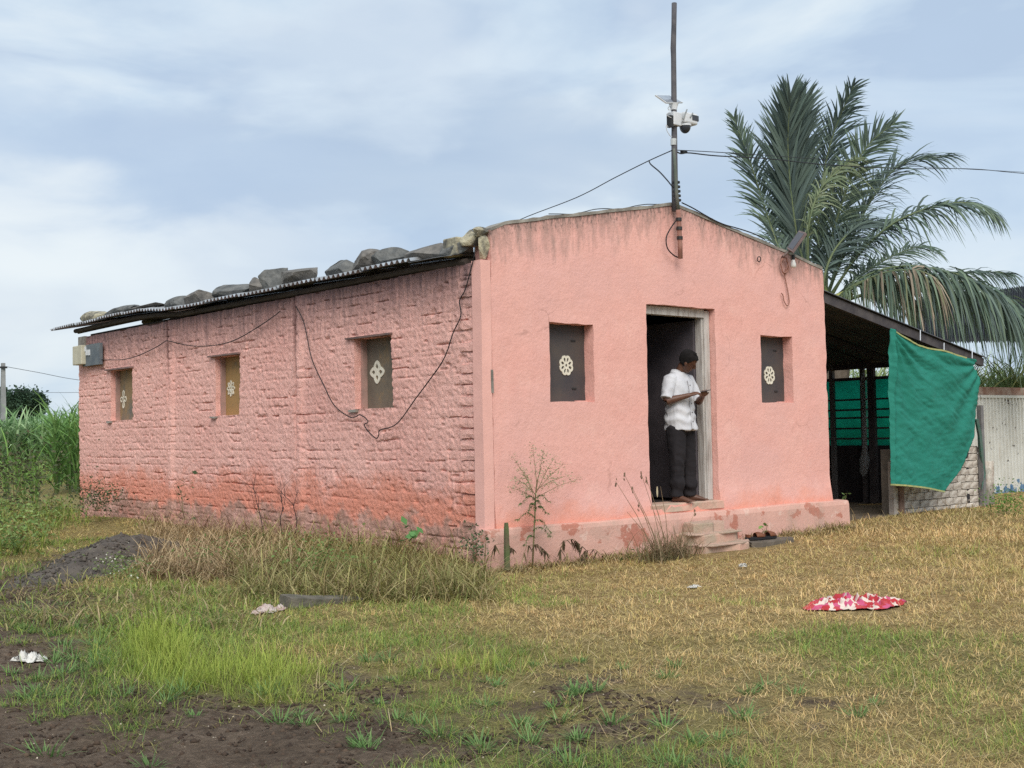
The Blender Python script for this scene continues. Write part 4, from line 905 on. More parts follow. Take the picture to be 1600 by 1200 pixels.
t.links.new(p.outputs[0], ms.inputs[1]); t.links.new(tr.outputs[0], ms.inputs[2]); t.links.new(ms.outputs[0], t.nodes['Material Output'].inputs[0])
tarp = empty('green_tarp', tuple(tv.mean(0)), 'green shade cloth with yellow hem hung across the shed front', 'tarp')
cl_ = fastmesh('cloth', tv, F, m, tarp, smooth=True); cl_.modifiers.new('thick', 'SOLIDIFY').thickness = 0.004
YEL = M('yellow_hem', (0.42, 0.38, 0.14), (0.26, 0.30, 0.14), 12, 0.8)
def hem(idx):
    q_ = tv[idx]; b = MB(); vs_ = []
    for p_ in q_: vs_ += [p_+np.array((0, -0.008, 0.010)), p_+np.array((0, -0.010, -0.012)), p_+np.array((0, 0.008, -0.012)), p_+np.array((0, 0.008, 0.010))]
    n = len(q_); fs = []
    for a in range(n-1):
        for c in range(4): fs.append((a*4+c, (a+1)*4+c, (a+1)*4+(c+1) % 4, a*4+(c+1) % 4))
    b.add(vs_, fs).build('hem', YEL, tarp)
hem(np.arange(4, nu_-12)); hem((nv_-1)*nu_+np.arange(0, nu_))
for u, v in ((1438, 528), (1475, 548), (1519, 556)): MB().tube([aty(u, v-12, YT+0.08), aty(u, v+4, YT-0.01)], 0.006, 6).build('tie', WPL, tarp)
# pale plastic bag hanging inside the shed
hb = []
pc = atx(1349, 580, XS-0.5)
for v, w, a in ((572, 1, 0), (585, 8, 0), (600, 12, 0), (640, 11, 1), (690, 8, 1), (702, 9, 1), (720, 18, 1), (738, 14, 0), (744, 4, 0)):
    c = atx(1350+a, v, XS-0.5); rr_ = w*0.0096/2*1.05
    hb.append([c+np.array((0.55*rr_*math.cos(q_), rr_*math.sin(q_), 0))*(1+0.12*math.sin(3*q_+v)) for q_ in np.linspace(0, 2*math.pi, 11)[:-1]])
hb = [[c for c in r_] for r_ in hb]
m, t, p = newmat('clear_film'); p.inputs['Base Color'].default_value = (0.42, 0.44, 0.44, 1); p.inputs['Roughness'].default_value = 0.4; p.inputs['Alpha'].default_value = 0.2
c0 = [np.mean(r_, axis=0) for r_ in hb]
rings = []
for r_, c in zip(hb, c0): rings.append(r_)
b = MB(); mean = lambda r_: np.mean(r_, axis=0)
o = b.loft(rings).build('hanging_net', m, None, smooth=True); tag(o, 'pale see-through net bag hanging from the shed eave', 'net bag')

# ================================================================ white sheet fence
YF = 1.83
fz1 = float(aty(1560, 622, YF)[2]); fz2 = float(aty(1560, 607, YF)[2])
fence = empty('sheet_fence', (14, YF, -0.35), 'white ribbed metal sheet fence with rusty top and blue flakes', 'fence')
def fence_mat():
    m, t, p = newmat('white_sheet_paint'); p.inputs['Roughness'].default_value = 0.6
    z = nd(t, 'ShaderNodeSeparateXYZ'); t.links.new(coord(t), z.inputs[0])
    col = ramp(t, noise(t, 3, 6, 0.6), (0.3, (0.66, 0.66, 0.62)), (0.7, (0.54, 0.53, 0.48)))
    col = mix(t, ramp(t, noise(t, 11, 5, 0.6, coord(t, (1.4, 1, 0.6))), (0.645, 0.0), (0.66, 1.0)), col, (0.10, 0.085, 0.08))
    col = mix(t, ramp(t, noise(t, 5, 6, 0.7, coord(t, (2, 1, 0.25))), (0.6, 0.0), (0.72, 0.6)), col, (0.38, 0.24, 0.13))
    f = mathn(t, 'SUBTRACT', noise(t, 6, 5, 0.6), mathn(t, 'MULTIPLY', mathn(t, 'ADD', z.outputs[2], 0.33), 0.95))
    col = mix(t, ramp(t, f, (0.40, 0.0), (0.42, 0.9)), col, (0.08, 0.19, 0.34))
    t.links.new(col, p.inputs['Base Color']); bump(t, p, noise(t, 20, 4), 0.15, 0.004); return m
FM = fence_mat()
xx = 11.2
while xx < 19:
    pr = []
    for q in range(8):
        x0 = xx+q*0.118
        pr += [(x0, 0), (x0+0.066, 0), (x0+0.074, -0.035), (x0+0.104, -0.035), (x0+0.112, 0)]
    pr.append((xx+0.95, 0)); n = len(pr)
    vv = [(x, YF+d, z) for z in (-0.45, fz1) for x, d in pr]; vv += [(x, y_+0.003, z) for x, y_, z in vv]
    fs = [(i, i+1, n+i+1, n+i) for i in range(n-1)]+[(2*n+i+1, 2*n+i, 3*n+i, 3*n+i+1) for i in range(n-1)]
    MB().add(vv, fs).build('ribbed_panel', FM, fence); xx += 0.953
MB().box((11.2, YF-0.04, fz1+0.002), (19, YF+0.02, fz1+0.05)).build('top_angle', FM, fence)
MB().box((11.2, YF-0.03, fz1+0.052), (19, YF+0.12, fz2+0.02)).build('rusty_cap', M('rust_red_cap', (0.20, 0.09, 0.06), (0.36, 0.27, 0.22), 5, 0.8, detail=8), fence)
for x_ in (11.25, 13.9, 16.5, 18.9): MB().box((x_, YF+0.02, -0.5), (x_+0.06, YF+0.08, fz1)).build('post', IRON, fence)

# ================================================================ big dark shed behind the palm
fs_ = empty('far_barn', tuple(atd(1560, 600, 33)*np.array((1, 1, 0))+np.array((0, 0, -0.4))), 'large dark sheet-roofed barn behind the palm at the right edge', 'barn')
c0, c1 = atd(1425, 529, 30), atd(1760, 523, 30.5); d_ = np.array((FW[0], FW[1], 0))*7.5
t0, t1 = atd(1425, 470, 37), atd(1760, 425, 38)
n = 90; vv = []; fs = []
for i in range(n*2+1):
    s = i/(n*2); h = 0.03*(1 if i % 2 else -1)
    for q in (c0*(1-s)+c1*s, t0*(1-s)+t1*s): vv.append(q+np.array((0, 0, h)))
k = len(vv); vv += [q-np.array((0, 0, 0.12)) for q in vv]
for i in range(n*2): fs += [(2*i, 2*i+1, 2*i+3, 2*i+2), (k+2*i+2, k+2*i+3, k+2*i+1, k+2*i), (2*i, 2*i+2, k+2*i+2, k+2*i)]
MB().add(vv, fs).build('roof', BARN, fs_)
for s in (0.06, 0.9):
    q = c0*(1-s)+c1*s; MB().box((q[0]-0.08, q[1]+0.1, -0.5), (q[0]+0.08, q[1]+0.26, q[2])).build('post', DKW, fs_)
for s in (0.0, 0.5, 1.0):
    q = t0*(1-s)+t1*s; MB().box((q[0]-0.08, q[1]-0.2, -0.5), (q[0]+0.08, q[1]-0.04, q[2]-0.05)).build('post', DKW, fs_)

# ================================================================ the person in the doorway
def remeshed(name, mb, voxel, mat, parent, smooth_it=4, wrinkle=None):
    me = bpy.data.meshes.new(name+'_tmp'); me.from_pydata(mb.v, [], mb.f); me.update()
    o = bpy.data.objects.new(name+'_tmp', me); COL.objects.link(o)
    bm = bmesh.new(); bm.from_mesh(me); bmesh.ops.recalc_face_normals(bm, faces=bm.faces); bm.to_mesh(me); bm.free()
    r = o.modifiers.new('r', 'REMESH'); r.mode = 'VOXEL'; r.voxel_size = voxel
    s = o.modifiers.new('s', 'SMOOTH'); s.iterations = smooth_it; s.factor = 0.5
    dg = bpy.context.evaluated_depsgraph_get(); dg.update()
    m2 = bpy.data.meshes.new_from_object(o.evaluated_get(dg)); m2.name = name
    bpy.data.objects.remove(o); bpy.data.meshes.remove(me); m2.materials.clear()
    if wrinkle is not None:
        n = len(m2.vertices); P = np.empty(n*3, np.float32); m2.vertices.foreach_get('co', P); P = P.reshape(-1, 3)
        Nn = np.empty(n*3, np.float32); m2.vertices.foreach_get('normal', Nn); Nn = Nn.reshape(-1, 3)
        P = P+Nn*wrinkle(P)[:, None].astype(np.float32); m2.vertices.foreach_set('co', P.ravel()); m2.update()
    return link(name, m2, mat, parent, True)
pr_, pl__ = aty(1057, 785, 0.06), aty(1090, 784, 0.06)
O = np.array(((pr_[0]+pl__[0])/2-0.01, 0.13, 0.122))
Fd = np.array((0.15, -0.989, 0)); Fd /= np.linalg.norm(Fd); Ld = np.array((-Fd[1], Fd[0], 0)); Zd = np.array((0, 0, 1.0))
def Bp(l, f, z): return O+Ld*l+Fd*f+Zd*z
def ring(c, a, b, n=20, ax=None, ay=None, pw=1.0):
    ax = Ld if ax is None else ax; ay = Fd if ay is None else ay
    return [c+ax*a*math.copysign(abs(math.cos(t_))**pw, math.cos(t_))+ay*b*math.copysign(abs(math.sin(t_))**pw, math.sin(t_)) for t_ in np.linspace(0, 2*math.pi, n+1)[:-1]]
SKIN = M('brown_skin', (0.135, 0.066, 0.043), (0.105, 0.050, 0.033), 6, 0.42, 60, 0.15, 0.002)
person = empty('person', tuple(O), 'barefoot man in white shirt and dark trousers looking at a phone in the doorway', 'person')
bd = MB()
# torso core, neck
bd.loft([ring(Bp(0, 0, z), a, b) for z, a, b in ((0.84, .13, .09), (1.0, .13, .09), (1.25, .15, .09), (1.36, .13, .075))])
bd.loft([ring(Bp(0, f, z), a, b, 14) for z, f, a, b in ((1.33, -.01, .07, .06), (1.41, .0, .058, .058), (1.46, .03, .054, .056), (1.53, .07, .052, .056))])
# head: local axes turned down and to his left
hz = np.array(Zd*0.75+Fd*0.78-Ld*0.05); hz /= np.linalg.norm(hz)
hy = Fd*0.92+Ld*0.34; hy = hy-hz*np.dot(hy, hz); hy /= np.linalg.norm(hy); hx = np.cross(hy, hz)
HCn = Bp(0.0, 0.118, 1.55)
def Hp(x, y, z): return HCn+hx*x+hy*y+hz*z
head = ((-.122, .012, .014, .062), (-.115, .030, .030, .056), (-.095, .046, .050, .040), (-.06, .060, .075, .018), (-.02, .069, .091, .004), (.03, .074, .097, -.002), (.07, .070, .092, -.005), (.10, .054, .070, -.008), (.117, .028, .036, -.008))
bd.loft([ring(Hp(0, cy_, z), a, b, 20, hx, hy) for z, a, b, cy_ in head])
bd.loft([ring(Hp(0, y_, z), a, b, 8, hx, hy) for z, y_, a, b in ((.022, .092, .010, .010), (-.005, .102, .011, .014), (-.028, .108, .017, .018), (-.040, .098, .014, .014))])
for s in (-1, 1):
    bd.sphere(Hp(s*.074, -.005, -.005), (.014, .022, .030), 8, 6); bd.sphere(Hp(s*.030, .083, .028), (.024, .014, .009), 8, 6); bd.sphere(Hp(s*.030, .082, .010), (.016, .012, .010), 8, 6)
bd.sphere(Hp(0, .090, -.060), (.024, .014, .008), 8, 6); bd.sphere(Hp(0, .088, -.074), (.021, .014, .009), 8, 6)
# arms and hands
PH = Bp(0.01, 0.335, 1.20)                     # phone centre
def arm(s, sh, el, wr):
    sh, el, wr = Bp(*sh), Bp(*el), Bp(*wr)
    bd.tube([sh, sh*.5+el*.5, el], [.052, .047, .040], 12); bd.tube([el, el*.72+wr*.28, el*.3+wr*.7, wr], [.042, .043, .032, .027], 12)
    return wr
wr_r = arm(-1, (-.185, 0, 1.36), (-.255, .00, 1.105), (-.115, .200, 1.165)); wr_l = arm(1, (.185, 0, 1.36), (.235, .10, 1.10), (.09, .245, 1.155))
def hand(wr, pc, out_, up_, palm=0.085):
    d = pc-wr; d /= np.linalg.norm(d); up_ = up_-d*np.dot(up_, d); up_ /= np.linalg.norm(up_); sd = np.cross(d, up_)
    kn = wr+d*palm
    bd.loft([ring(wr+d*t_*palm, a, b, 12, sd, up_) for t_, a, b in ((-.15, .026, .022), (.25, .033, .018), (.6, .041, .017), (1.0, .040, .014))])
    for k, (o_, ln) in enumerate(((-.031, .068), (-.011, .078), (.010, .074), (.030, .058))):
        p0 = kn+sd*o_*1.0-d*0.01; p1 = p0+d*ln*.42-up_*.006; p2 = p1+d*ln*.25-up_*.022; p3 = p2+d*ln*.10-up_*.026
        bd.tube([p0, p1, p2, p3], [.0098, .0092, .0085, .007], 8)
    p0 = wr+d*palm*.25+sd*out_*.026; p1 = p0+sd*out_*.026+d*.026-up_*.008; p2 = p1+d*.030-up_*.004; p3 = p2+d*.020
    bd.tube([p0, p1, p2, p3], [.013, .0115, .010, .0075], 8)
hand(wr_r, Bp(-.03, .29, 1.20), -1, Zd+Fd*0.2-Ld*0.3); hand(wr_l, Bp(.03, .305, 1.165), 1, -Zd+Ld*0.4)
# legs and feet
for s, k_, an, td in ((-1, (-.105, .03, .47), (-.115, .02, .085), (.25, 1.0)), (1, (.115, .02, .47), (.145, .03, .085), (.62, .8))):
    hp = Bp(s*.09, 0, .88); kn, ak = Bp(*k_), Bp(*an)
    bd.tube([hp, kn, ak*.6+kn*.4, ak, ak-Zd*.03], [.085, .055, .052, .038, .036], 12)
    d = Ld*td[0]+Fd*td[1]; d /= np.linalg.norm(d); sd = np.cross(d, Zd); base = ak-Zd*.085
    bd.loft([ring(base+d*q_+Zd*h, a, h*0.98, 12, sd, Zd) for q_, h, a in ((-.062, .018, .018), (-.04, .036, .032), (.02, .042, .037), (.08, .030, .043), (.13, .019, .047), (.155, .013, .044))])
    for q_, o_ in enumerate((-.036, -.018, -.002, .015, .032)):
        o2 = o_*s*-1 if s < 0 else -o_; ln = .185-.012*q_
        bd.tube([base+d*.14+sd*o_+Zd*.014, base+d*(ln)+sd*o_*1.1+Zd*.012, base+d*(ln+.014)+sd*o_*1.1+Zd*.008], [.011, .010, .006], 8)
body = remeshed('body', bd, 0.007, SKIN, person, 3)
# hair: a close cap with a hairline
HAIR = M('black_hair', (0.006, 0.005, 0.005), (0.012, 0.010, 0.010), 30, 1.0, 160, 0.8, 0.006)
hr = MB(); nR, nP = 14, 28; rows = []
for i in range(nR):
    row = []
    for j in range(nP):
        ph = 2*math.pi*j/nP; fwd = math.sin(ph)
        low = -0.055 if fwd < -0.2 else (0.075 if fwd > 0.55 else -0.055+(fwd+0.2)/0.75*0.13)
        z = low+(0.130-low)*(i/(nR-1))
        zz = np.clip(z, -.1, .117); a = np.interp(zz, [h[0] for h in head], [h[1] for h in head]); b = np.interp(zz, [h[0] for h in head], [h[2] for h in head]); cy_ = np.interp(zz, [h[0] for h in head], [h[3] for h in head])
        g = 1.0+0.010/max(a, .03) if i else 1.0
        if i == nR-1: a = b = 0.002; g = 1
        row.append(Hp(a*g*math.cos(ph), cy_+b*g*math.sin(ph), z+0.003*math.sin(j*2.3+i)))
    rows.append(row)
hr.loft(rows, cap=False).build('hair', HAIR, person, smooth=True)
# trousers
TRO = M('dark_trousers', (0.013, 0.011, 0.013), (0.019, 0.016, 0.018), 8, 0.9, 90, 0.2, 0.002)
tr_ = MB(); tr_.loft([ring(Bp(0, 0, z), a, b) for z, a, b in ((0.97, .155, .115), (0.88, .175, .13), (0.80, .18, .125), (0.74, .15, .10))])
for s, k_, an in ((-1, (-.105, .03, .47), (-.118, .015, .10)), (1, (.115, .02, .47), (.145, .02, .10))):
    hp, kn, ak = Bp(s*.088, 0, .82), Bp(*k_), Bp(*an)
    tr_.tube([hp, hp*.5+kn*.5, kn, kn*.5+ak*.5, ak, ak-Zd*.045], [.112, .105, .090, .083, .082, .078], 16)
def trwr(P): return 0.018*(fbm(P[:, 0]*10, P[:, 1]*10, P[:, 2]*4, 3, 5)-0.5)*2+0.010*np.abs(fbm(P[:, 0]*7+P[:, 2]*9, P[:, 1]*7, P[:, 2]*13, 2, 15)-0.5)*-2+0.013*np.sin(P[:, 2]*34+6*fbm(P[:, 0]*6, P[:, 1]*6, P[:, 2]*4, 2, 8))*np.exp(-((P[:, 2]-0.26)/0.12)**2)
remeshed('trousers', tr_, 0.010, TRO, person, 3, trwr)
# shirt
SHI = M('white_cotton_shirt', (0.60, 0.60, 0.62), (0.52, 0.52, 0.55), 5, 0.9, 140, 0.15, 0.002)
sh = MB(); sh.loft([ring(Bp(l, f, z), a, b, 24, None, None, 0.85) for z, l, f, a, b in ((0.785, .015, .01, .195, .165), (0.90, 0, .005, .19, .155), (1.05, 0, .0, .185, .145), (1.22, 0, 0, .200, .140), (1.33, 0, -.005, .200, .120), (1.385, 0, -.01, .150, .095), (1.43, 0, -.005, .085, .075))])
for s, shp, el in ((-1, (-.165, -.005, 1.345), (-.258, .0, 1.135)), (1, (.165, -.005, 1.345), (.235, .085, 1.125))):
    a, b = Bp(*shp), Bp(*el); e2 = b+(b-a)*0.02
    sh.tube([a+Ld*(-s)*.03, a, a*.5+b*.5, b, e2], [.075, .082, .074, .068, .066], 16); sh.tube([b*.94+a*.06, e2], [.073, .072], 16)
def shwr(P):
    z = P[:, 2]; w = 0.009*(fbm(P[:, 0]*14, P[:, 1]*14, z*5, 3, 25)-0.5)*2
    w += 0.010*np.sin((z*52)+9*fbm(P[:, 0]*7, P[:, 1]*7, z*3, 2, 26))*(0.25+np.exp(-((z-1.07)/0.10)**2))*0.6
    side = (P-O)@Ld; return w+0.010*np.abs(fbm(P[:, 0]*9+z*6, P[:, 1]*9, z*7-P[:, 0]*5, 2, 27)-0.5)*-2.5+0.012*np.sin(np.arctan2((P-O)@Fd, side)*7)*np.clip((1.08-z)/0.25, 0, 1)
shirt = remeshed('shirt', sh, 0.008, SHI, person, 3, shwr)
sh2 = shirt
co_ = [[Bp(a*math.cos(t_), -.012+b*math.sin(t_)+f, z-0.035*max(0, math.sin(t_))**2) for t_ in np.linspace(math.pi*.62, math.pi*2.38, 18)] for z, a, b, f in ((1.405, .088, .080, .0), (1.452, .074, .070, .006), (1.462, .074, .071, .006), (1.410, .104, .096, .0))]
fs = [(i*18+j, i*18+j+1, (i+1)*18+j+1, (i+1)*18+j) for i in range(3) for j in range(17)]
o = MB().add([p_ for r_ in co_ for p_ in r_], fs).build('collar', SHI, sh2, smooth=True); o.modifiers.new('thick', 'SOLIDIFY').thickness = 0.004
def front(z, dl=0.0):  # point on the shirt front
    b = np.interp(z, (0.80, 0.90, 1.05, 1.22, 1.33, 1.40), (.165, .155, .145, .140, .12, .10)); return Bp(dl, b+0.010, z)
vv = []; fs = []
for k, z in enumerate(np.linspace(0.80, 1.34, 14)): vv += [front(z, -.017), front(z, .017)]
for k in range(13): fs.append((2*k, 2*k+1, 2*k+3, 2*k+2))
o = MB().add(vv, fs).build('placket', SHI, sh2); o.modifiers.new('thick', 'SOLIDIFY').thickness = 0.006
BUT = M('grey_button', (0.12, 0.11, 0.11), None, 9, 0.4, 10, 0.0)
for z in (0.88, 0.98, 1.08, 1.18, 1.28): MB().sphere(front(z)+Fd*0.006, (.006, .006, .006), 8, 6).build('button', BUT, sh2)
tag(MB().bar(PH-hy*0.0-(Fd*0.6+Ld*0.5)*0.07, PH+(Fd*0.6+Ld*0.5)*0.07+Zd*0.02, 0.072, 0.009, Zd).build('phone', M('phone_black', (0.03, 0.03, 0.035), None, 9, 0.25, 10, 0.0), None, bevel=0.003), 'dark mobile phone held in the hands of the man', 'phone')

# ================================================================ vegetation helpers
LEAF = leafmat('leaf_blades', 0.3, 0.65)
DRYL = leafmat('dry_blades', 0.2, 0.9)
def blades(base, az, ln, lean, curl, width, segs, c0, c1, twist=0.6):
    """ribbon leaves: base (n,3); each bends by curl from its first lean; returns verts, quads, colours"""
    n = len(base); az = np.broadcast_to(az, n); ln = np.broadcast_to(ln, n); lean = np.broadcast_to(lean, n); curl = np.broadcast_to(curl, n); width = np.broadcast_to(width, n)
    tw = az+RNG.uniform(-twist, twist, n); sx, sy = -np.sin(tw), np.cos(tw)
    P = np.array(base, float); V = np.zeros((n, segs+1, 2, 3)); C = np.zeros((n, segs+1, 2, 3))
    for k in range(segs+1):
        t_ = k/segs; w = width*(0.12 if k == segs else (1-0.55*t_**2))*0.5
        for q, s in ((0, -1), (1, 1)):
            V[:, k, q, 0] = P[:, 0]+s*sx*w; V[:, k, q, 1] = P[:, 1]+s*sy*w; V[:, k, q, 2] = P[:, 2]
            C[:, k, q] = c0*(1-t_)+c1*t_
        th = lean+curl*(t_+0.5/segs); st = ln/segs
        P = P+np.stack([np.sin(th)*np.cos(az)*st, np.sin(th)*np.sin(az)*st, np.cos(th)*st], -1)
    q = np.arange(segs)*2; f = np.stack([q, q+1, q+3, q+2], -1)
    F = (np.arange(n)[:, None, None]*(segs+1)*2+f[None]).reshape(-1, 4)
    return V.reshape(-1, 3), F, C.reshape(-1, 3)
def leafquads(P, size, col, nz=0.35, aspect=0.5):
    """little pointed leaves at P with random facing; diamond of four corners"""
    n = len(P); d = RNG.normal(size=(n, 3)); d[:, 2] *= 0.6; d /= np.linalg.norm(d, axis=1)[:, None]
    e = RNG.normal(size=(n, 3)); e[:, 2] *= 0.5; e -= d*np.sum(d*e, 1)[:, None]; e /= np.linalg.norm(e, axis=1)[:, None]
    size = np.broadcast_to(size, n)[:, None]
    V = np.stack([P, P+d*size*.5+e*size*aspect*.5, P+d*size, P+d*size*.5-e*size*aspect*.5], 1).reshape(-1, 3)
    F = np.arange(n*4).reshape(-1, 4); return V, F, np.repeat(col, 4, 0)
def join(parts):
    Vs, Fs, Cs, k = [], [], [], 0
    for V, F, C in parts: Vs.append(V); Fs.append(F+k); Cs.append(C); k += len(V)
    return np.concatenate(Vs), np.concatenate(Fs), np.concatenate(Cs)
def tint(n, *cols, var=0.25):
    cols = np.array(cols); i = RNG.integers(0, len(cols), n); j = RNG.integers(0, len(cols), n); s = RNG.random((n, 1))
    return (cols[i]*s+cols[j]*(1-s))*RNG.uniform(1-var, 1+var, (n, 1))
def stuff(name, parts, mat, label, cat):
    V, F, C = join(parts); o = fastmesh(name, V, F, mat, col=C); tag(o, label, cat, kind='stuff'); return o

# ================================================================ turf
def wedge(n, d0, d1, u0=-260, u1=1990, pw=1.0):
    d = (RNG.random(n)**pw)*(d1-d0)+d0; u = RNG.uniform(u0, u1, n)
    lat = (u-800)/FPX*d; fx, fy = FW[0], FW[1]; h = math.hypot(fx, fy); fx /= h; fy /= h
    return CAM[0]+fx*d+fy*lat, CAM[1]+fy*d-fx*lat
def clear(x, y):
    ok = ~((x > -0.04) & (x < 5.74) & (y > -0.11) & (y < LEN+.05)) & ~((x > 5.6) & (x < 10.1) & (y > 0.42) & (y < 5.2)) & ~((x > 2.05) & (x < 3.52) & (y > -0.95) & (y < 0)) & ~((y > YF-0.05) & (x > 10)) & ~(np.hypot((x-0.20)*0.68-(y+3.90)*0.73, ((x-0.20)*0.73+(y+3.90)*0.68)*1.9) < 0.33)
    return ok
def heap(x, y):
    c = atz(185, 862, -0.3); ax = atz(265, 835, -0.3)-atz(85, 885, -0.3); L_ = math.hypot(ax[0], ax[1]); ax = ax/L_
    s = (x-c[0])*ax[0]+(y-c[1])*ax[1]; t_ = -(x-c[0])*ax[1]+(y-c[1])*ax[0]
    h = 0.27*np.exp(-((s-0.40)/0.62)**2)*np.exp(-(t_/0.50)**2)+0.14*np.exp(-((s+0.75)/0.8)**2)*np.exp(-(t_/0.40)**2)+0.09*np.exp(-((s+2.0)/0.7)**2)*np.exp(-((t_+0.05)/0.35)**2)
    return h*(0.45+1.1*fbm(x*2.6, y*2.6, 0, 4, 61, 0.6))
straws = ((0.66, 0.47, 0.24), (0.57, 0.385, 0.18), (0.72, 0.545, 0.30), (0.40, 0.26, 0.115), (0.52, 0.42, 0.18), (0.43, 0.37, 0.14))
greens = ((0.17, 0.29, 0.05), (0.27, 0.36, 0.07), (0.13, 0.23, 0.05), (0.36, 0.41, 0.10))
deep = ((0.09, 0.19, 0.05), (0.12, 0.23, 0.065))
N = 58000
x, y = wedge(N, 4.0, 22.0, pw=1.15)
d = survey(DENS, x, y); g = survey(GREEN, x, y)
nz_ = fbm(x*1.6, y*1.6, 0, 4, 101); nf = fbm(x*5, y*5, 0, 3, 103)
keep = clear(x, y) & (heap(x, y) < 0.03) & (d+(nz_-0.5)*1.1+(nf-0.5)*0.9 > RNG.uniform(0.30, 0.68, N))
x, y, d, g, nz_ = x[keep], y[keep], d[keep], g[keep], nz_[keep]; n = len(x)
u, v = project(x, y, -0.36)
gmix = np.clip((g+(fbm(x*1.1, y*1.1, 0, 4, 107)-0.5)*1.3-0.5)*1.25+0.5+(RNG.random(n)-0.5)*0.55, 0, 1); isg = gmix > 0.5
per = 8
X = np.repeat(x, per); Y_ = np.repeat(y, per); G = np.repeat(isg, per); nn = len(X)
rad = np.abs(RNG.normal(0, 0.035, nn)); a0 = RNG.uniform(0, 2*math.pi, nn)
bx, by = X+rad*np.cos(a0), Y_+rad*np.sin(a0); az = a0+RNG.normal(0, 0.9, nn)
dist = np.hypot(bx-CAM[0], by-CAM[1])
hgt = np.where(G, RNG.uniform(0.025, 0.085, nn), RNG.uniform(0.018, 0.062, nn))*(1+1.0*(RNG.random(nn) < 0.08))
ub, vb = project(bx, by, -0.36)
lush = np.exp(-(((ub-400)/170)**2+((vb-1060)/45)**2))+np.exp(-(((ub-250)/60)**2+((vb-1010)/45)**2))+0.7*np.exp(-(((ub-720)/70)**2+((vb-1045)/20)**2))
far_tall = np.exp(-(((ub-1560)/160)**2+((vb-880)/50)**2))*0.5
hgt = hgt*(1+np.clip(lush, 0, 1)*1.0+far_tall)*(0.75+0.5*np.repeat(nz_, per))
wd = np.clip(dist*0.00055, 0.0026, 0.0085)*RNG.uniform(0.7, 1.25, nn)
cg = np.where((RNG.random((nn, 1)) < 0.5-0.45*np.clip(lush, 0, 1)[:, None]), tint(nn, *deep), tint(nn, *greens))
cg = cg*(1-0.5*np.clip(lush, 0, 1)[:, None])+0.5*np.clip(lush, 0, 1)[:, None]*tint(nn, (0.33, 0.40, 0.06), (0.42, 0.45, 0.10))
cs_ = tint(nn, *straws)
cn = np.clip((fbm(X*0.9, Y_*0.9, 0, 4, 131)-0.5)*2.6+(fbm(X*4, Y_*4, 0, 2, 133)-0.5)*1.6, -1, 1)[:, None]
cs_ = cs_*(1+0.30*cn)*np.where(cn < -0.15, np.array((0.92, 1.0, 0.85)), np.array((1.0, 0.98, 0.95)))
cg = cg*(1+0.22*cn); GM = np.repeat(gmix, per)[:, None]; cs_ = cs_*(1-0.75*GM)+tint(nn, (0.40, 0.38, 0.10), (0.33, 0.34, 0.09))*0.75*GM; cg = cg*(0.25+0.75*GM)+tint(nn, (0.42, 0.40, 0.11), (0.36, 0.37, 0.10))*(0.75-0.75*GM)
c0 = np.where(G[:, None], cg*0.9, cs_*0.95); c1 = np.where(G[:, None], cg*1.15+np.array((0.03, 0.02, 0)), cs_*1.15)
lean = np.where(G, RNG.uniform(0.1, 1.15, nn), RNG.uniform(0.35, 1.5, nn)); lean = np.where(np.repeat(np.zeros(n, bool), per), lean, lean)*(1-0.5*np.clip(lush, 0, 1))
curl = np.where(G, RNG.uniform(0.1, 0.9, nn), RNG.uniform(-0.3, 1.4, nn))
pts = np.stack([bx, by, gz(bx, by)-0.008], -1)
ok = clear(bx, by)
def sel(mask): return blades(pts[mask], az[mask], hgt[mask], lean[mask], curl[mask], wd[mask], 2, c0[mask], c1[mask])
stuff('green_grass', [sel(ok & G)], LEAF, 'short green grass in patches over the front yard', 'grass')
stuff('dry_grass', [sel(ok & ~G)], DRYL, 'short dry tan grass matted over the front yard', 'grass')
# flattened thatch between the tufts
n = 190000; x, y = wedge(n, 4.0, 20.0, pw=1.15); d = survey(DENS, x, y); kk = clear(x, y) & (heap(x, y) < 0.03) & (d+(fbm(x*1.6, y*1.6, 0, 4, 101)-0.5)*1.1+(fbm(x*5, y*5, 0, 3, 103)-0.5)*0.9 > RNG.uniform(0.28, 0.60, n)); x, y = x[kk], y[kk]; n = len(x)
gm = np.clip((survey(GREEN, x, y)+(fbm(x*1.1, y*1.1, 0, 4, 107)-0.5)*1.3-0.5)*1.25+0.5, 0, 1)[:, None]; cn = np.clip((fbm(x*0.9, y*0.9, 0, 4, 131)-0.5)*2.6+(fbm(x*4, y*4, 0, 2, 133)-0.5)*1.6, -1, 1)[:, None]
cc = (tint(n, *straws, (0.26, 0.16, 0.07), var=0.35)*(1-0.85*gm)+tint(n, (0.24, 0.24, 0.07), (0.16, 0.20, 0.05), (0.36, 0.33, 0.11))*0.85*gm)*(1+0.25*cn); ds = np.hypot(x-CAM[0], y-CAM[1])
stuff('trampled_thatch', [blades(np.stack([x, y, gz(x, y)+RNG.uniform(0.0, 0.016, n)], -1), RNG.uniform(0, 6.3, n), RNG.uniform(.025, .09, n), RNG.uniform(1.15, 1.65, n), RNG.uniform(-.2, .3, n), np.clip(ds*0.0006, .003, .008), 1, cc*0.9, cc*1.1)], DRYL, 'trampled dead thatch lying flat between the tufts', 'grass')
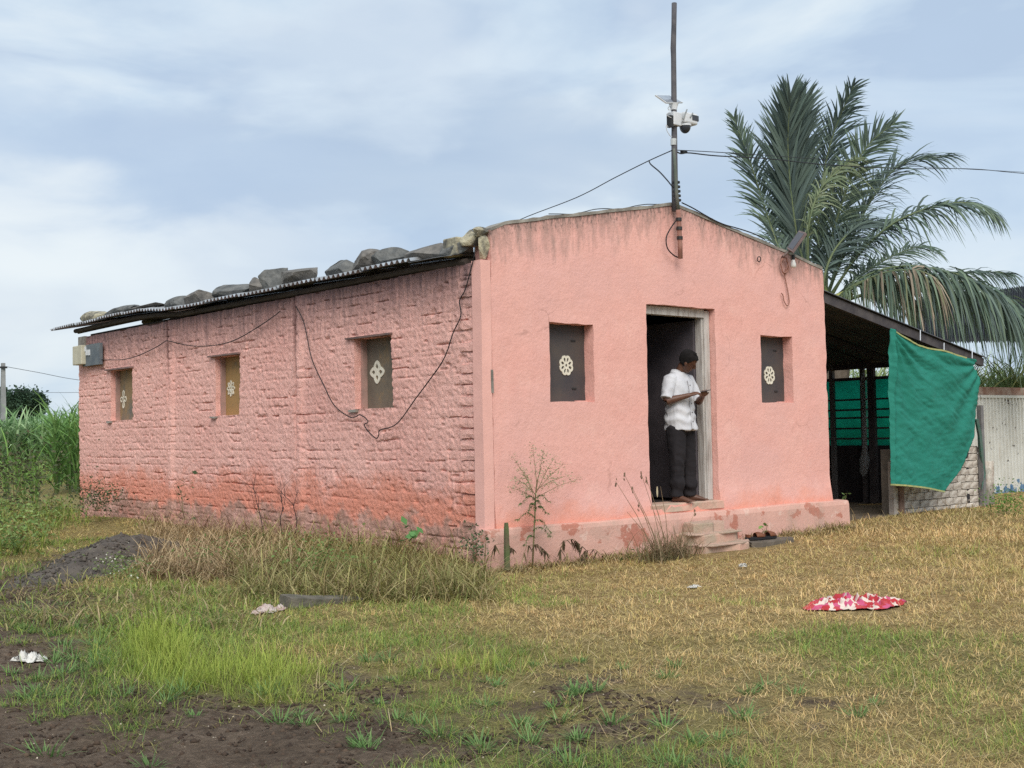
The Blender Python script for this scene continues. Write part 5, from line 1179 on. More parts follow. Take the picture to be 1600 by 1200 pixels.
# loose straws and long stray stems
n = 2600; x, y = wedge(n, 4.5, 15, 100, 1750); kk = clear(x, y) & (survey(DENS, x, y) > 0.3); x, y = x[kk], y[kk]; n = len(x)
stuff('loose_straw', [blades(np.stack([x, y, gz(x, y)+0.004], -1), RNG.uniform(0, 6.3, n), RNG.uniform(0.06, 0.22, n), RNG.uniform(1.1, 1.55, n), RNG.uniform(-0.15, 0.15, n), RNG.uniform(0.002, 0.004, n), 3, tint(n, (0.60, 0.50, 0.30), (0.5, 0.36, 0.17)), tint(n, (0.62, 0.53, 0.34), (0.5, 0.38, 0.2)))], DRYL, 'loose pale straws and stray stems lying over the turf', 'straw')

# spreading dark green tufts on the barer soil
n = 260; x, y = wedge(n, 4.2, 9.5, -50, 1500); kk = clear(x, y) & (survey(DENS, x, y) < 0.66) & ((survey(DENS, x, y) > 0.12) | (RNG.random(n) < 0.12)); x, y = x[kk], y[kk]; n = len(x); m_ = 34
sz = RNG.uniform(0.5, 1.25, n); X = np.repeat(x, m_)+RNG.normal(0, .022, n*m_)*np.repeat(sz, m_); Y_ = np.repeat(y, m_)+RNG.normal(0, .022, n*m_)*np.repeat(sz, m_)
stuff('grass_tufts', [blades(np.stack([X, Y_, gz(X, Y_)-.004], -1), np.arctan2(Y_-np.repeat(y, m_), X-np.repeat(x, m_))+RNG.normal(0, .4, n*m_), RNG.uniform(.05, .12, n*m_)*np.repeat(sz, m_), RNG.uniform(.4, 1.25, n*m_), RNG.uniform(0, .6, n*m_), .0058, 3, tint(n*m_, (0.10, 0.20, 0.06), (0.15, 0.26, 0.08)), tint(n*m_, (0.16, 0.28, 0.09), (0.22, 0.33, 0.12)))], LEAF, 'low spreading green tufts dotted over the bare soil', 'grass')
# tall rank grass along the side wall and at the plinth
def tall(name, lab, n, sampler, hmin, hmax, cols, mat, curl=(0.6, 3.0), lean=(0.0, 1.1), segs=4, w=(0.006, 0.011)):
    x, y, hs = sampler(n); k = clear(x, y) & (heap(x, y) < 0.10); x, y, hs = x[k], y[k], hs[k]; n = len(x)
    cl = RNG.uniform(0, 6.3, n)
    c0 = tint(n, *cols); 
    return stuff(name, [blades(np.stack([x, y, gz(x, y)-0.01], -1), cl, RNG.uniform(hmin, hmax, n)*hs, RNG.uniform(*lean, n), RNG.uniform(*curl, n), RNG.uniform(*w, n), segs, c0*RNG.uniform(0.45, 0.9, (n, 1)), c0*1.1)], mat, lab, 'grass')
def strip(u0, u1, v0, v1):
    def f(n):
        u = RNG.uniform(u0, u1, n); v = RNG.uniform(v0, v1, n); P = np.array([atz(a, b, -0.35) for a, b in zip(u, v)])
        x, y = P[:, 0], P[:, 1]; k = fbm(x*2.2, y*2.2, 0, 3, 201)
        cl = np.round(x*7)/7, np.round(y*7)/7
        jit = RNG.normal(0, 0.04, (2, n)); s = RNG.random(n) < 0.75
        x = np.where(s, cl[0]+jit[0]+0.1*(vnoise(cl[0]*9, cl[1]*9)-0.5), x); y = np.where(s, cl[1]+jit[1]+0.1*(vnoise(cl[0]*9, cl[1]*9, 0, 4)-0.5), y)
        return x, y, 0.55+0.85*k
    return f
olive = ((0.33, 0.31, 0.10), (0.40, 0.35, 0.15), (0.20, 0.23, 0.07), (0.50, 0.42, 0.21), (0.28, 0.20, 0.10))
brown = ((0.46, 0.34, 0.19), (0.36, 0.25, 0.135), (0.55, 0.43, 0.26), (0.24, 0.16, 0.09))
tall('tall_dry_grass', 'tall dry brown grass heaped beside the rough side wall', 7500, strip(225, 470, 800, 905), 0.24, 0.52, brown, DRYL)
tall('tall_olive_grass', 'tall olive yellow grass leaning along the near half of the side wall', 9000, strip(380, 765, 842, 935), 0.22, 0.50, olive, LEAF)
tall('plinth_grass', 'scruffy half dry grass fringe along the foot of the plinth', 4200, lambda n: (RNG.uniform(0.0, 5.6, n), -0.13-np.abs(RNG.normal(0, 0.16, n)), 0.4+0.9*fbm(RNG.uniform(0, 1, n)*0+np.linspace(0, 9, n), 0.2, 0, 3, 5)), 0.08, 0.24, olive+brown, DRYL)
tall('yard_edge_grass', 'straw coloured grass tufts in front of the brick dwarf wall', 5200, lambda n: (RNG.uniform(4.5, 12, n), -RNG.uniform(-0.35, 3.2, n), 0.4+0.9*RNG.random(n)), 0.10, 0.24, straws, DRYL)
tall('mound_edge_grass', 'dry and green tufts in front of the dark sand heap', 2600, strip(0, 420, 885, 985), 0.10, 0.26, brown+greens+olive, LEAF)

# weeds left of the house
x = np.r_[RNG.uniform(-13, -0.3, 1500), RNG.uniform(-16, 6, 1500)]; y = np.r_[RNG.uniform(4.5, 30, 1500), RNG.uniform(24, 52, 1500)]
u, v = project(x, y, -0.36); k = (u < 240) & (u > -420) & ~((v > 822) & (u > 70)) & (v < 900); x, y, u, v = x[k], y[k], u[k], v[k]
hh = np.interp(v, (720, 745, 790, 850, 890), (0.95, 0.75, 0.50, 0.28, 0.15))*RNG.uniform(0.6, 1.15, len(x)); parts = []
m_ = 75; n = len(x); P = np.stack([np.repeat(x, m_), np.repeat(y, m_), np.repeat(gz(x, y), m_)], -1); H = np.repeat(hh, m_)
q = RNG.random(n*m_)**0.7; ang = RNG.uniform(0, 6.3, n*m_); rr_ = RNG.random(n*m_)**0.5*(0.15+0.45*H)*(1-0.4*q)
P[:, 0] += rr_*np.cos(ang); P[:, 1] += rr_*np.sin(ang); P[:, 2] += q*H
vv_ = np.repeat(v, m_); lc = np.where((RNG.random((n*m_, 1)) < np.clip((vv_-700)/60, 0, 1)[:, None]*0.35), tint(n*m_, (0.28, 0.24, 0.09), (0.16, 0.15, 0.06)), tint(n*m_, (0.17, 0.28, 0.08), (0.23, 0.34, 0.11), (0.12, 0.20, 0.055), (0.29, 0.38, 0.14)))
parts.append(leafquads(P, RNG.uniform(0.035, 0.085, n*m_)*np.interp(vv_, (720, 760, 800), (1.6, 1.3, 1.0)), lc, aspect=0.45))
ns = 9000; i = RNG.integers(0, n, ns); parts.append(blades(np.stack([x[i]+RNG.normal(0, .15, ns), y[i]+RNG.normal(0, .15, ns), gz(x[i], y[i])], -1), RNG.uniform(0, 6.3, ns), hh[i]*RNG.uniform(0.7, 1.3, ns), RNG.uniform(0, .5, ns), RNG.uniform(0, 1.3, ns), 0.013, 3, tint(ns, *greens, (0.3, 0.25, 0.1)), tint(ns, *greens, (0.35, 0.28, 0.12))))
stuff('weed_thicket', parts, LEAF, 'tangle of green and brown weeds left of the house', 'weeds')

# sugarcane stands
def cane(name, lab, x, y, h0, h1, leaves, cols, w=0.05):
    n = len(x); L_ = leaves; X = np.repeat(x, L_); Y_ = np.repeat(y, L_); nn = len(X); H = np.repeat(RNG.uniform(h0, h1, n), L_)
    zb = gz(X, Y_)+H*RNG.uniform(0.02, 0.62, nn); az = RNG.uniform(0, 6.3, nn); c0 = tint(nn, *cols)
    P1 = blades(np.stack([X, Y_, zb], -1), az, RNG.uniform(0.8, 1.5, nn)*H/2.6, RNG.uniform(0.05, 0.5, nn), RNG.uniform(0.4, 2.3, nn), w, 4, c0*0.85, c0*1.2, 1.2)
    P2 = blades(np.stack([x, y, gz(x, y)], -1), RNG.uniform(0, 6.3, n), RNG.uniform(h0, h1, n)*0.75, RNG.uniform(0, .08, n), 0.05, 0.045, 2, tint(n, (0.12, 0.15, 0.05)), tint(n, (0.13, 0.2, 0.05)))
    return stuff(name, [P1, P2], LEAF, lab, 'crop')
canec = ((0.17, 0.29, 0.12), (0.23, 0.36, 0.16), (0.30, 0.42, 0.22), (0.12, 0.22, 0.09))  # distance haze is put into these paled greens
def far(u0, u1, d0, d1, n):
    u = RNG.uniform(u0, u1, n); d = RNG.uniform(d0, d1, n); P = np.array([atd(a, 690, b) for a, b in zip(u, d)]); return P[:, 0], P[:, 1]
x, y = far(-330, 250, 50, 66, 1500); cane('cane_field', 'dense green sugarcane field beyond the weeds at the left', x, y, 2.3, 3.0, 10, canec, 0.09)
x, y = far(84, 150, 28, 33, 34); cane('cane_clump', 'taller clump of cane beside the far house corner', x, y, 2.1, 2.75, 16, ((0.15, 0.29, 0.08), (0.21, 0.35, 0.10), (0.11, 0.22, 0.065)), 0.045)
x, y = far(5, 60, 22, 26, 14); cane('cane_shoots', 'young cane shoots standing in the weeds at the left edge', x, y, 1.1, 1.5, 9, ((0.15, 0.28, 0.06), (0.20, 0.34, 0.09)), 0.028)
x, y = far(1230, 1850, 34, 44, 1150); cane('cane_stand', 'tall feathery sugarcane rising behind the white sheet fence', x, y, 2.9, 3.75, 12, ((0.33, 0.41, 0.17), (0.42, 0.48, 0.24), (0.24, 0.33, 0.12)), 0.055)

# ================================================================ far trees and utility pole
BARK = M('bark', (0.10, 0.08, 0.06), (0.16, 0.13, 0.10), 6, 0.95, 20, 0.6, 0.02)
def tree(u, v0, v1, half, D, label, seed):
    rs = np.random.default_rng(seed); b0 = atd(u, 690, D); b0 = np.array((b0[0], b0[1], -0.4)); top = atd(u, v0, D)[2]; bot = atd(u, v1, D)[2]; R_ = half*D/FPX
    tr0 = empty('tree', tuple(b0), label, 'tree', 'trees beyond the cane field')
    tk = MB(); tk.tube([b0, b0+np.array((0.1, 0, (bot-b0[2])*.6)), b0+np.array((0, 0.1, bot-b0[2]+0.5))], [0.28, 0.2, 0.16], 8)
    for k in range(6):
        a = k*1.05; c = b0+np.array((0, 0, bot-b0[2])); tk.tube([c, c+np.array((math.cos(a)*R_*.45, math.sin(a)*R_*.45, (top-bot)*.45))], [0.12, 0.03], 6)
    tk.build('trunk', BARK, tr0); P = []
    for k in range(46):
        d = rs.normal(size=3); d /= np.linalg.norm(d); c = np.array((b0[0], b0[1], (top*.52+bot*.48)))+d*np.array((R_*.78, R_*.78, (top-bot)*.40))*rs.uniform(0.55, 1)**.5
        m_ = 105; P.append(c+rs.normal(size=(m_, 3))*np.array((R_*.14, R_*.14, (top-bot)*.09)))
    P = np.concatenate(P); V, F, C = leafquads(P, RNG.uniform(0.16, 0.34, len(P)), tint(len(P), (0.045, 0.085, 0.05), (0.06, 0.11, 0.06), (0.035, 0.065, 0.04)), aspect=0.65)
    fastmesh('crown', V, F, LEAF, tr0, col=C)
tree(42, 607, 660, 34, 95, 'round dark green tree above the cane field', 3); tree(4, 606, 660, 22, 105, 'dark tree cut by the left edge behind the utility pole', 4)
up = atd(5, 690, 62); upz = float(atd(5, 567, 62)[2]); ut = empty('utility_pole', (up[0], up[1], -0.4), 'slim concrete utility pole at the left edge', 'pole')
MB().loft([[(up[0]+a*w, up[1]+b*w, z) for a, b in ((-1, -1), (1, -1), (1, 1), (-1, 1))] for z, w in ((-0.4, .14), (upz*0.6, .11), (upz, .085))]).build('pole_shaft', M('pole_concrete', (0.32, 0.32, 0.31), (0.24, 0.24, 0.24), 3), ut)
MB().bar(atd(0, 574, 62), atd(11, 574, 62), 0.08, 0.1).build('cross_arm', IRON, ut)
cable('field_wire', [atd(10, 573, 62), atd(60, 582, 64), atd(125, 594, 67), atd(240, 606, 72)], 0.013, 'thin wire sagging right from the utility pole')
cable('field_wire', [atd(-40, 608, 90), atd(60, 613, 90), atd(140, 613, 90)], 0.014, 'faint lower wire crossing behind the cane clump')

# ================================================================ coconut palm
PD = 21.5; pb_ = atd(1303, 470, PD)
palm = empty('coconut_palm', (pb_[0], pb_[1], -0.35), 'young coconut palm with long arching fronds behind the shed', 'palm tree')
tk = MB(); tk.tube([(pb_[0]+0.05*math.sin(z*3), pb_[1], z) for z in np.linspace(-0.5, pb_[2]-0.1, 14)], [0.24+0.02*(i % 2) for i in range(14)], 12); tk.build('trunk', BARK, palm)
YSH = M('yellow_green_sheath', (0.42, 0.42, 0.14), (0.26, 0.33, 0.10), 5, 0.6)
RACH = M('green_leaf_stem', (0.11, 0.15, 0.075), (0.16, 0.19, 0.09), 4, 0.6)
ROOTS = {}
def frond(pts, lmax, lat, droop, nh, cols, nleaf=78, w=0.034, fwd=0.55, twig=0.9, rach=0.017, scrap=0.0, s0=0.14):
    nleaf = int(nleaf*1.3); w *= 1.12; lmax *= 1.15
    P = [np.array(atd(u, v, PD+dd)) for u, v, dd in pts]; cur = []
    for i in range(len(P)-1):
        p0, p1, p2, p3 = P[max(i-1, 0)], P[i], P[i+1], P[min(i+2, len(P)-1)]
        for s in np.linspace(0, 1, 11)[:-1]: cur.append(0.5*((2*p1)+(-p0+p2)*s+(2*p0-5*p1+4*p2-p3)*s*s+(-p0+3*p1-3*p2+p3)*s**3))
    cur.append(P[-1]); cur = np.array(cur); seg = np.r_[0, np.cumsum(np.linalg.norm(np.diff(cur, axis=0), axis=1))]; Lf = seg[-1]; seg /= Lf
    N = np.array(nh, float); V, F, C = [], [], []
    for i in range(nleaf):
        for sd in (-1, 1):
            s = s0+(1-s0)*(i+RNG.random()*.8)/nleaf; s = min(s, 0.999)
            if scrap and RNG.random() < scrap: continue
            p = np.array([np.interp(s, seg, cur[:, k]) for k in range(3)]); p2 = np.array([np.interp(min(s+.03, 1), seg, cur[:, k]) for k in range(3)]); p1 = np.array([np.interp(max(s-.03, 0), seg, cur[:, k]) for k in range(3)])
            T = p2-p1; T /= np.linalg.norm(T); S = np.cross(T, N); S /= np.linalg.norm(S)+1e-9
            r = (s-s0)/(1-s0); ln = lmax*(0.45+0.55*math.sin(min(1, r/0.45)*math.pi/2))*(1 if r < 0.55 else 1-0.62*((r-.55)/.45)**1.4)*RNG.uniform(0.85, 1.1)
            D = T*(fwd+0.9*max(0, r-.6))+S*sd*lat*RNG.uniform(0.8, 1.15)+RNG.normal(size=3)*0.13+N/np.linalg.norm(N)*0.12; D /= np.linalg.norm(D)
            wv = np.cross(D, N); wv = wv-D*np.dot(wv, D); wv /= np.linalg.norm(wv)+1e-9; wv = wv*0.8+N/np.linalg.norm(N)*RNG.uniform(-.6, .6); wv /= np.linalg.norm(wv)
            c = np.array(cols[RNG.integers(0, len(cols))])*RNG.uniform(0.75, 1.25); k0 = len(V); dr = (droop+0.15)*RNG.uniform(0.5, 1.6)
            for q in range(5):
                t_ = q/4; pos = p+D*ln*t_+np.array((0, 0, -1))*dr*ln*t_*t_; pos = pos if dr < 0.6 else p+(pos-p)*(1/(1+0.25*dr*t_))
                ww = w*(0.45+0.55*min(1, t_*4))*(1-t_**2.2)*0.5+0.0015
                V += [pos-wv*ww, pos+wv*ww]; C += [c*(0.9+.2*t_)]*2
            for q in range(4): F.append((k0+2*q, k0+2*q+1, k0+2*q+3, k0+2*q+2))
    fo = fastmesh('frond', np.array(V), np.array(F), LEAF, palm, col=np.array(C))
    MB().tube(cur, list(np.interp(seg, (0, .1, .5, 1), (rach*2.6, rach*1.6, rach, 0.006))), 7).build('frond_stem', RACH, fo, smooth=True)
tc_ = -FW.copy(); dk = [(0.12, 0.165, 0.145), (0.15, 0.205, 0.17), (0.095, 0.135, 0.125)]; md = [(0.135, 0.19, 0.135), (0.18, 0.24, 0.165), (0.105, 0.155, 0.115)]; yg = [(0.19, 0.24, 0.14), (0.15, 0.20, 0.12), (0.24, 0.28, 0.17)]; br_ = [(0.26, 0.21, 0.15), (0.34, 0.28, 0.21), (0.16, 0.17, 0.09)]  # frond colours lightened to stand for haze
side_ = np.cross(FW, (0, 0, 1))
U_ = np.array((0, 0, 1.0))
frond([(1278, 470, .0), (1250, 390, .05), (1236, 300, .1), (1231, 220, .0), (1235, 150, -.25)], 1.12, 0.50, 0.0, tc_+0.1*U_, dk, 105, 0.044, 1.0)
frond([(1282, 465, .2), (1246, 390, .35), (1236, 300, .5), (1245, 220, .4), (1258, 150, .3)], 1.05, 0.5, 0.05, tc_+0.2*side_, dk, 90, 0.042, 1.0)
frond([(1270, 470, -.2), (1226, 410, -.2), (1200, 340, .1), (1176, 265, .3), (1158, 215, .3), (1146, 182, .3)], 0.72, 0.55, 0.12, tc_+0.5*side_, dk+md, 74, 0.036, 0.75)
frond([(1285, 465, .4), (1278, 380, .5), (1284, 290, .6), (1302, 210, .5), (1334, 134, .2)], 0.80, 0.50, 0.16, tc_-0.5*side_, dk, 78, 0.034, 0.8)
frond([(1290, 465, .3), (1296, 390, .35), (1318, 310, .3), (1350, 235, .2), (1398, 192, .0)], 0.82, 0.62, 0.16, tc_+0.3*U_, md+dk, 80, 0.034, 0.7)
frond([(1268, 470, -.5), (1262, 400, -.7), (1266, 340, -.8), (1285, 292, -.6), (1325, 255, -.2), (1350, 245, .2)], 0.80, 0.38, 1.0, tc_+0.7*U_, yg, 74, 0.026, 0.6, s0=0.3)
frond([(1292, 462, .6), (1320, 395, .7), (1362, 312, .6), (1408, 258, .5), (1482, 243, .2)], 0.90, 0.6, 0.28, U_+0.4*tc_, dk, 82, 0.032, 0.65)
frond([(1296, 465, .2), (1340, 400, .0), (1395, 350, -.3), (1462, 322, -.5), (1520, 318, -.6), (1556, 334, -.6)], 0.78, 0.55, 0.60, U_+0.5*tc_, dk+md, 92, 0.036, 0.5)
frond([(1300, 470, .7), (1345, 430, 1.1), (1395, 400, 1.4), (1440, 385, 1.6), (1465, 392, 1.7)], 0.6, 0.6, 0.3, U_+0.6*tc_, md, 60, 0.032, 0.6)
frond([(1306, 472, -.2), (1352, 432, -.5), (1412, 416, -.9), (1480, 424, -1.2), (1545, 450, -1.4), (1606, 505, -1.5)], 0.92, 0.5, 1.3, U_+0.3*tc_, md+dk, 96, 0.036, 0.35)
frond([(1304, 474, -.3), (1345, 442, -.7), (1392, 424, -1.1), (1440, 424, -1.4), (1480, 446, -1.5)], 0.78, 0.5, 1.3, U_+0.4*tc_, br_+md, 66, 0.034, 0.3, scrap=0.25, s0=0.3)
frond([(1308, 474, .6), (1380, 452, .9), (1450, 436, 1.0), (1520, 424, .9), (1580, 428, .6)], 0.80, 0.6, 0.55, U_+0.3*tc_, dk+md, 84, 0.034, 0.55)
frond([(1308, 474, .2), (1400, 446, -.1), (1500, 440, -.4), (1580, 470, -.6), (1640, 540, -.8)], 0.95, 0.5, 1.2, U_+0.3*tc_, md, 96, 0.036, 0.35)
frond([(1300, 476, -.1), (1325, 452, -.4), (1362, 436, -.7), (1400, 450, -.9), (1428, 480, -1.0)], 0.62, 0.5, 0.8, U_+0.6*tc_, yg+md, 50, 0.03, 0.4)
frond([(1290, 470, .6), (1262, 420, 1.2), (1240, 380, 1.9), (1228, 350, 2.6), (1222, 345, 3.2)], 0.8, 0.6, 0.3, U_+0.4*tc_, dk, 60, 0.036, 0.6)
frond([(1292, 470, .8), (1310, 400, 1.6), (1322, 350, 2.6), (1330, 330, 3.6)], 0.85, 0.6, 0.3, U_+0.3*tc_, dk, 60, 0.036, 0.6)
frond([(1284, 470, -.2), (1290, 425, -.3), (1308, 385, -.2), (1345, 350, .2), (1388, 345, .5)], 0.85, 0.6, 0.4, U_+0.6*tc_, dk, 66, 0.036, 0.6)
pc = atd(1322, 470, PD-0.25)
MB().tube([atd(1300, 490, PD), atd(1312, 470, PD-.15), atd(1330, 456, PD-.25)], [0.20, 0.16, 0.07], 10).build('leaf_sheath', YSH, palm, smooth=True)
MB().tube([atd(1290, 490, PD), atd(1286, 468, PD), atd(1280, 440, PD)], [0.2, 0.16, 0.06], 10).build('leaf_sheath', YSH, palm, smooth=True)

# ================================================================ sand heap
cx_ = np.arange(-5.2, -0.1, 0.032); cy_ = np.arange(0.8, 6.4, 0.032); X, Y_ = np.meshgrid(cx_, cy_, indexing='ij'); H = heap(X, Y_)
Z = gz(X, Y_)+H-0.035+0.085*(fbm(X*9, Y_*9, 0, 4, 77, 0.7)-0.5)*sstep(.02, .08, H); nx, ny = X.shape
ii = (np.arange(nx-1)[:, None]*ny+np.arange(ny-1)[None]); kk = (H[:-1, :-1] > 0.02).ravel(); ii = ii.ravel()[kk]
F = np.stack([ii, ii+ny, ii+ny+1, ii+1], 1); us_, inv = np.unique(F, return_inverse=True); V = np.stack([X, Y_, Z], -1).reshape(-1, 3)[us_]
tag(fastmesh('sand_heap', V, inv.reshape(-1, 4), M('black_river_sand', (0.07, 0.060, 0.052), (0.12, 0.102, 0.085), 6, 0.95, 70, 0.6, 0.01), smooth=True), 'low heap of dark grey sand left of the side wall', 'sand heap')

# ================================================================ single plants
def twigs(mb, p, d, ln, r, depth, rs, tips, up_=0.1):
    q = p+d*ln*.5+rs.normal(size=3)*ln*.05; e = p+d*ln+rs.normal(size=3)*ln*.08; mb.tube([p, q, e], [r, r*.85, r*.65], 5); tips.append(e)
    if depth:
        for k in range(rs.integers(2, 4)):
            nd_ = d+rs.normal(size=3)*0.55+U_*up_; nd_ /= np.linalg.norm(nd_); twigs(mb, p+(e-p)*rs.uniform(.45, 1), nd_, ln*rs.uniform(.5, .75), r*.6, depth-1, rs, tips, up_)
STEM = M('green_brown_stem', (0.14, 0.13, 0.06), (0.20, 0.16, 0.08), 9, 0.8)
wp = empty('feathery_weed', tuple(aty(832, 884, -0.24)), 'tall feathery green weed growing against the front plinth', 'plant')
S_ = lambda u, v, y_=-0.24: aty(u, v, y_)
sp0 = [S_(832, 886), S_(834, 840), S_(836, 800), S_(837, 770), S_(839, 752), S_(846, 730)]
MB().tube(sp0, [.009, .008, .007, .006, .004, .002], 6).build('stem', STEM, wp, smooth=True)
LV, tips = [], []
bm_ = MB(); rs = np.random.default_rng(8)
for (u0, v0, u1, v1) in ((837, 775, 800, 712), (838, 770, 868, 712), (838, 765, 890, 742), (837, 778, 905, 748), (836, 772, 805, 748), (839, 760, 832, 695), (838, 765, 850, 702), (838, 768, 880, 725), (836, 782, 818, 735), (836, 780, 798, 762)):
    a, b = S_(u0, v0, -.24+rs.uniform(-.02, .02)), S_(u1, v1, -.24+rs.uniform(-.16, .1)); bm_.tube([a, (a+b)/2+np.array((0, 0, .02)), b], [.003, .0022, .0012], 5)
    for k in range(120):
        s = rs.uniform(.22, 1.04); p = a+(b-a)*s+np.array((0, 0, .02*math.sin(math.pi*s))); LV.append(p+rs.normal(size=3)*0.022)
bm_.build('branches', STEM, wp)
V, F, C = leafquads(np.array(LV), RNG.uniform(.014, .032, len(LV)), tint(len(LV), (0.28, 0.33, 0.17), (0.40, 0.42, 0.27), (0.18, 0.24, 0.11)), aspect=.3); fastmesh('top_leaves', V, F, LEAF, wp, col=C)
LV = []; dirs = []
for (u0, v0, u1, v1) in ((836, 778, 812, 785), (836, 778, 860, 782), (835, 795, 857, 800), (835, 806, 806, 810), (835, 812, 862, 830), (834, 826, 862, 836), (835, 790, 826, 795), (836, 786, 846, 790), (834, 838, 818, 850)):
    a, b = S_(u0, v0), S_(u1, v1, -.30); 
    for k in range(26):
        s = k/25; p = a+(b-a)*s+np.array((0, 0, .05*math.sin(math.pi*min(1, s*1.2))-.01)); LV.append(p)
LV = np.repeat(np.array(LV), 3, 0); V, F, C = blades(LV, RNG.uniform(0, 6.3, len(LV)), RNG.uniform(.02, .045, len(LV)), RNG.uniform(1.2, 2.2, len(LV)), .6, .009, 2, tint(len(LV), (0.08, 0.15, 0.05), (0.12, 0.19, 0.07)), tint(len(LV), (0.10, 0.18, 0.06))); fastmesh('lower_leaves', V, F, LEAF, wp, col=C)
# dry seeding grass clump left of the steps
dc = empty('dry_grass_clump', tuple(aty(1042, 888, -0.75)), 'dry seeding grass clump with thin stalks left of the steps', 'plant')
DST = M('dry_stalk', (0.30, 0.22, 0.13), (0.20, 0.14, 0.09), 9, 0.9)
Q_ = lambda u, v, y_=-0.72: aty(u, v, y_)
SEED = M('dark_seed_head', (0.12, 0.08, 0.055), (0.22, 0.15, 0.10), 20, 0.95)
for (u0, u1, v1, sh_) in ((1030, 962, 752, 1), (1034, 976, 742, 1), (1036, 988, 762, 1), (1040, 1002, 740, 1), (1044, 1018, 770, 0), (1038, 998, 790, 1), (1046, 1032, 760, 2), (1048, 1022, 800, 0), (1052, 1086, 800, 1), (1050, 1068, 820, 0), (1034, 980, 800, 0), (1047, 1010, 748, 1)):
    a = Q_(u0, 880); b = Q_(u1, v1, -0.72+random.uniform(-.12, .12)); mid = (a*.45+b*.55)+np.array((0.02, 0, 0.03)); MB().tube([a, mid, b], [.004, .003, .0018], 5).build('stalk', DST, dc)
    if sh_ == 1:
        hd = MB()
        for k in range(9): c = b+np.array((random.uniform(-.007, .007), random.uniform(-.007, .007), random.uniform(-.05, .02))); hd.sphere(c, (.005, .005, .012), 5, 4)
        hd.build('seed_head', SEED, dc)
LV = np.array([Q_(random.gauss(1043, 22), 886+random.uniform(-4, 6), -0.72+random.gauss(0, .07)) for k in range(420)]); LV[:, 2] = -0.36
V, F, C = blades(LV, RNG.uniform(0, 6.3, 420), RNG.uniform(.12, .42, 420), RNG.uniform(0, .7, 420), RNG.uniform(.1, 1.5, 420), .007, 4, tint(420, (0.20, 0.15, 0.09), (0.12, 0.13, 0.05), (0.30, 0.23, 0.14)), tint(420, (0.26, 0.19, 0.12), (0.3, 0.24, 0.15))); structure(fastmesh('grass_blades', V, F, DRYL, dc, col=C), 'stuff')
lf_ = Q_(1027, 768); MB().loft([[lf_+np.array((0.0, 0, z))+np.array((w*math.cos(a), .004*math.sin(a), 0)) for a in np.linspace(0, 6.28, 7)[:-1]] for z, w in ((.05, .003), (.03, .010), (-.01, .013), (-.04, .009), (-.055, .003))]).build('dry_leaf', M('pale_dry_leaf', (0.50, 0.42, 0.28), None, 9), dc)
# wilted plants at the plinth foot
def wilted(u, vtop, vbot, hangs, label, y_=-0.27):
    e_ = empty('wilted_plant', tuple(aty(u, vbot, y_)), label, 'plant', 'wilted plants along the plinth'); rs = np.random.default_rng(int(u))
    pts_ = [aty(u, vbot, y_), aty(u+2, (vtop+vbot)/2, y_), aty(u+8, vtop+3, y_), aty(u+24, vtop, y_), aty(u+38, vtop+12, y_)]
    MB().tube(pts_, [.005, .004, .003, .0025, .0015], 5).build('stem', DST, e_)
    P = []
    for k in range(hangs):
        s = rs.uniform(.3, 1)*4; i_ = min(int(s), 3); P.append(pts_[i_]+(pts_[i_+1]-pts_[i_])*(s-i_))
    P = np.repeat(np.array(P), 3, 0); n = len(P); V, F, C = blades(P, RNG.uniform(0, 6.3, n), RNG.uniform(.05, .13, n), RNG.uniform(2.2, 2.9, n), .2, .016, 3, tint(n, (0.07, 0.05, 0.03), (0.12, 0.08, 0.05)), tint(n, (0.06, 0.045, 0.03), (0.10, 0.09, 0.04))); fastmesh('leaves', V, F, DRYL, e_, col=C)
wilted(872, 842, 888, 18, 'wilted brown plant bowing over beside the peeled plinth patch'); wilted(905, 858, 888, 10, 'small wilted plant right under the red plinth patch'); wilted(766, 848, 890, 8, 'wilted sprig near the plinth corner', -.25); wilted(815, 850, 890, 10, 'wilted plant leaning beside the feathery weed')
pk = aty(792, 882, -0.28); stk = MB().loft([[pk+np.array((a*w, b*w*.7, z)) for a, b in ((-1, -1), (1, -1), (1.1, 1), (-.9, 1))] for z, w in ((-.05, .024), (.15, .023), (.33, .020), (.385, .015))]); tag(stk.build('wooden_stake', M('mossy_stake', (0.12, 0.10, 0.06), (0.10, 0.13, 0.05), 7, 0.95, 30, .6, .01), None), 'short mossy wooden stake at the plinth corner', 'stake')
# bare black twigs against the side wall
for (u, v0, v1, lab) in ((440, 835, 752, 'tall bare black twig in the middle of the three by the wall'), (412, 832, 748, 'forked bare black twig left of the three by the wall'), (462, 830, 762, 'bare black twig leaning right of the three by the wall')):
    mbt = MB(); tips = []; p = atx(u, v0, -0.30); d = atx(u+(-6 if u < 430 else 5 if u > 450 else -1), v1, -.32)-p; ln = np.linalg.norm(d); twigs(mbt, p-d*.1, d/ln, ln*.7, .006, 2, np.random.default_rng(u), tips, .25)
    tag(mbt.build('bare_twig', M('black_twig', (0.05, 0.035, 0.035), None, 9), None), lab, 'twig', 'bare twigs by the side wall')
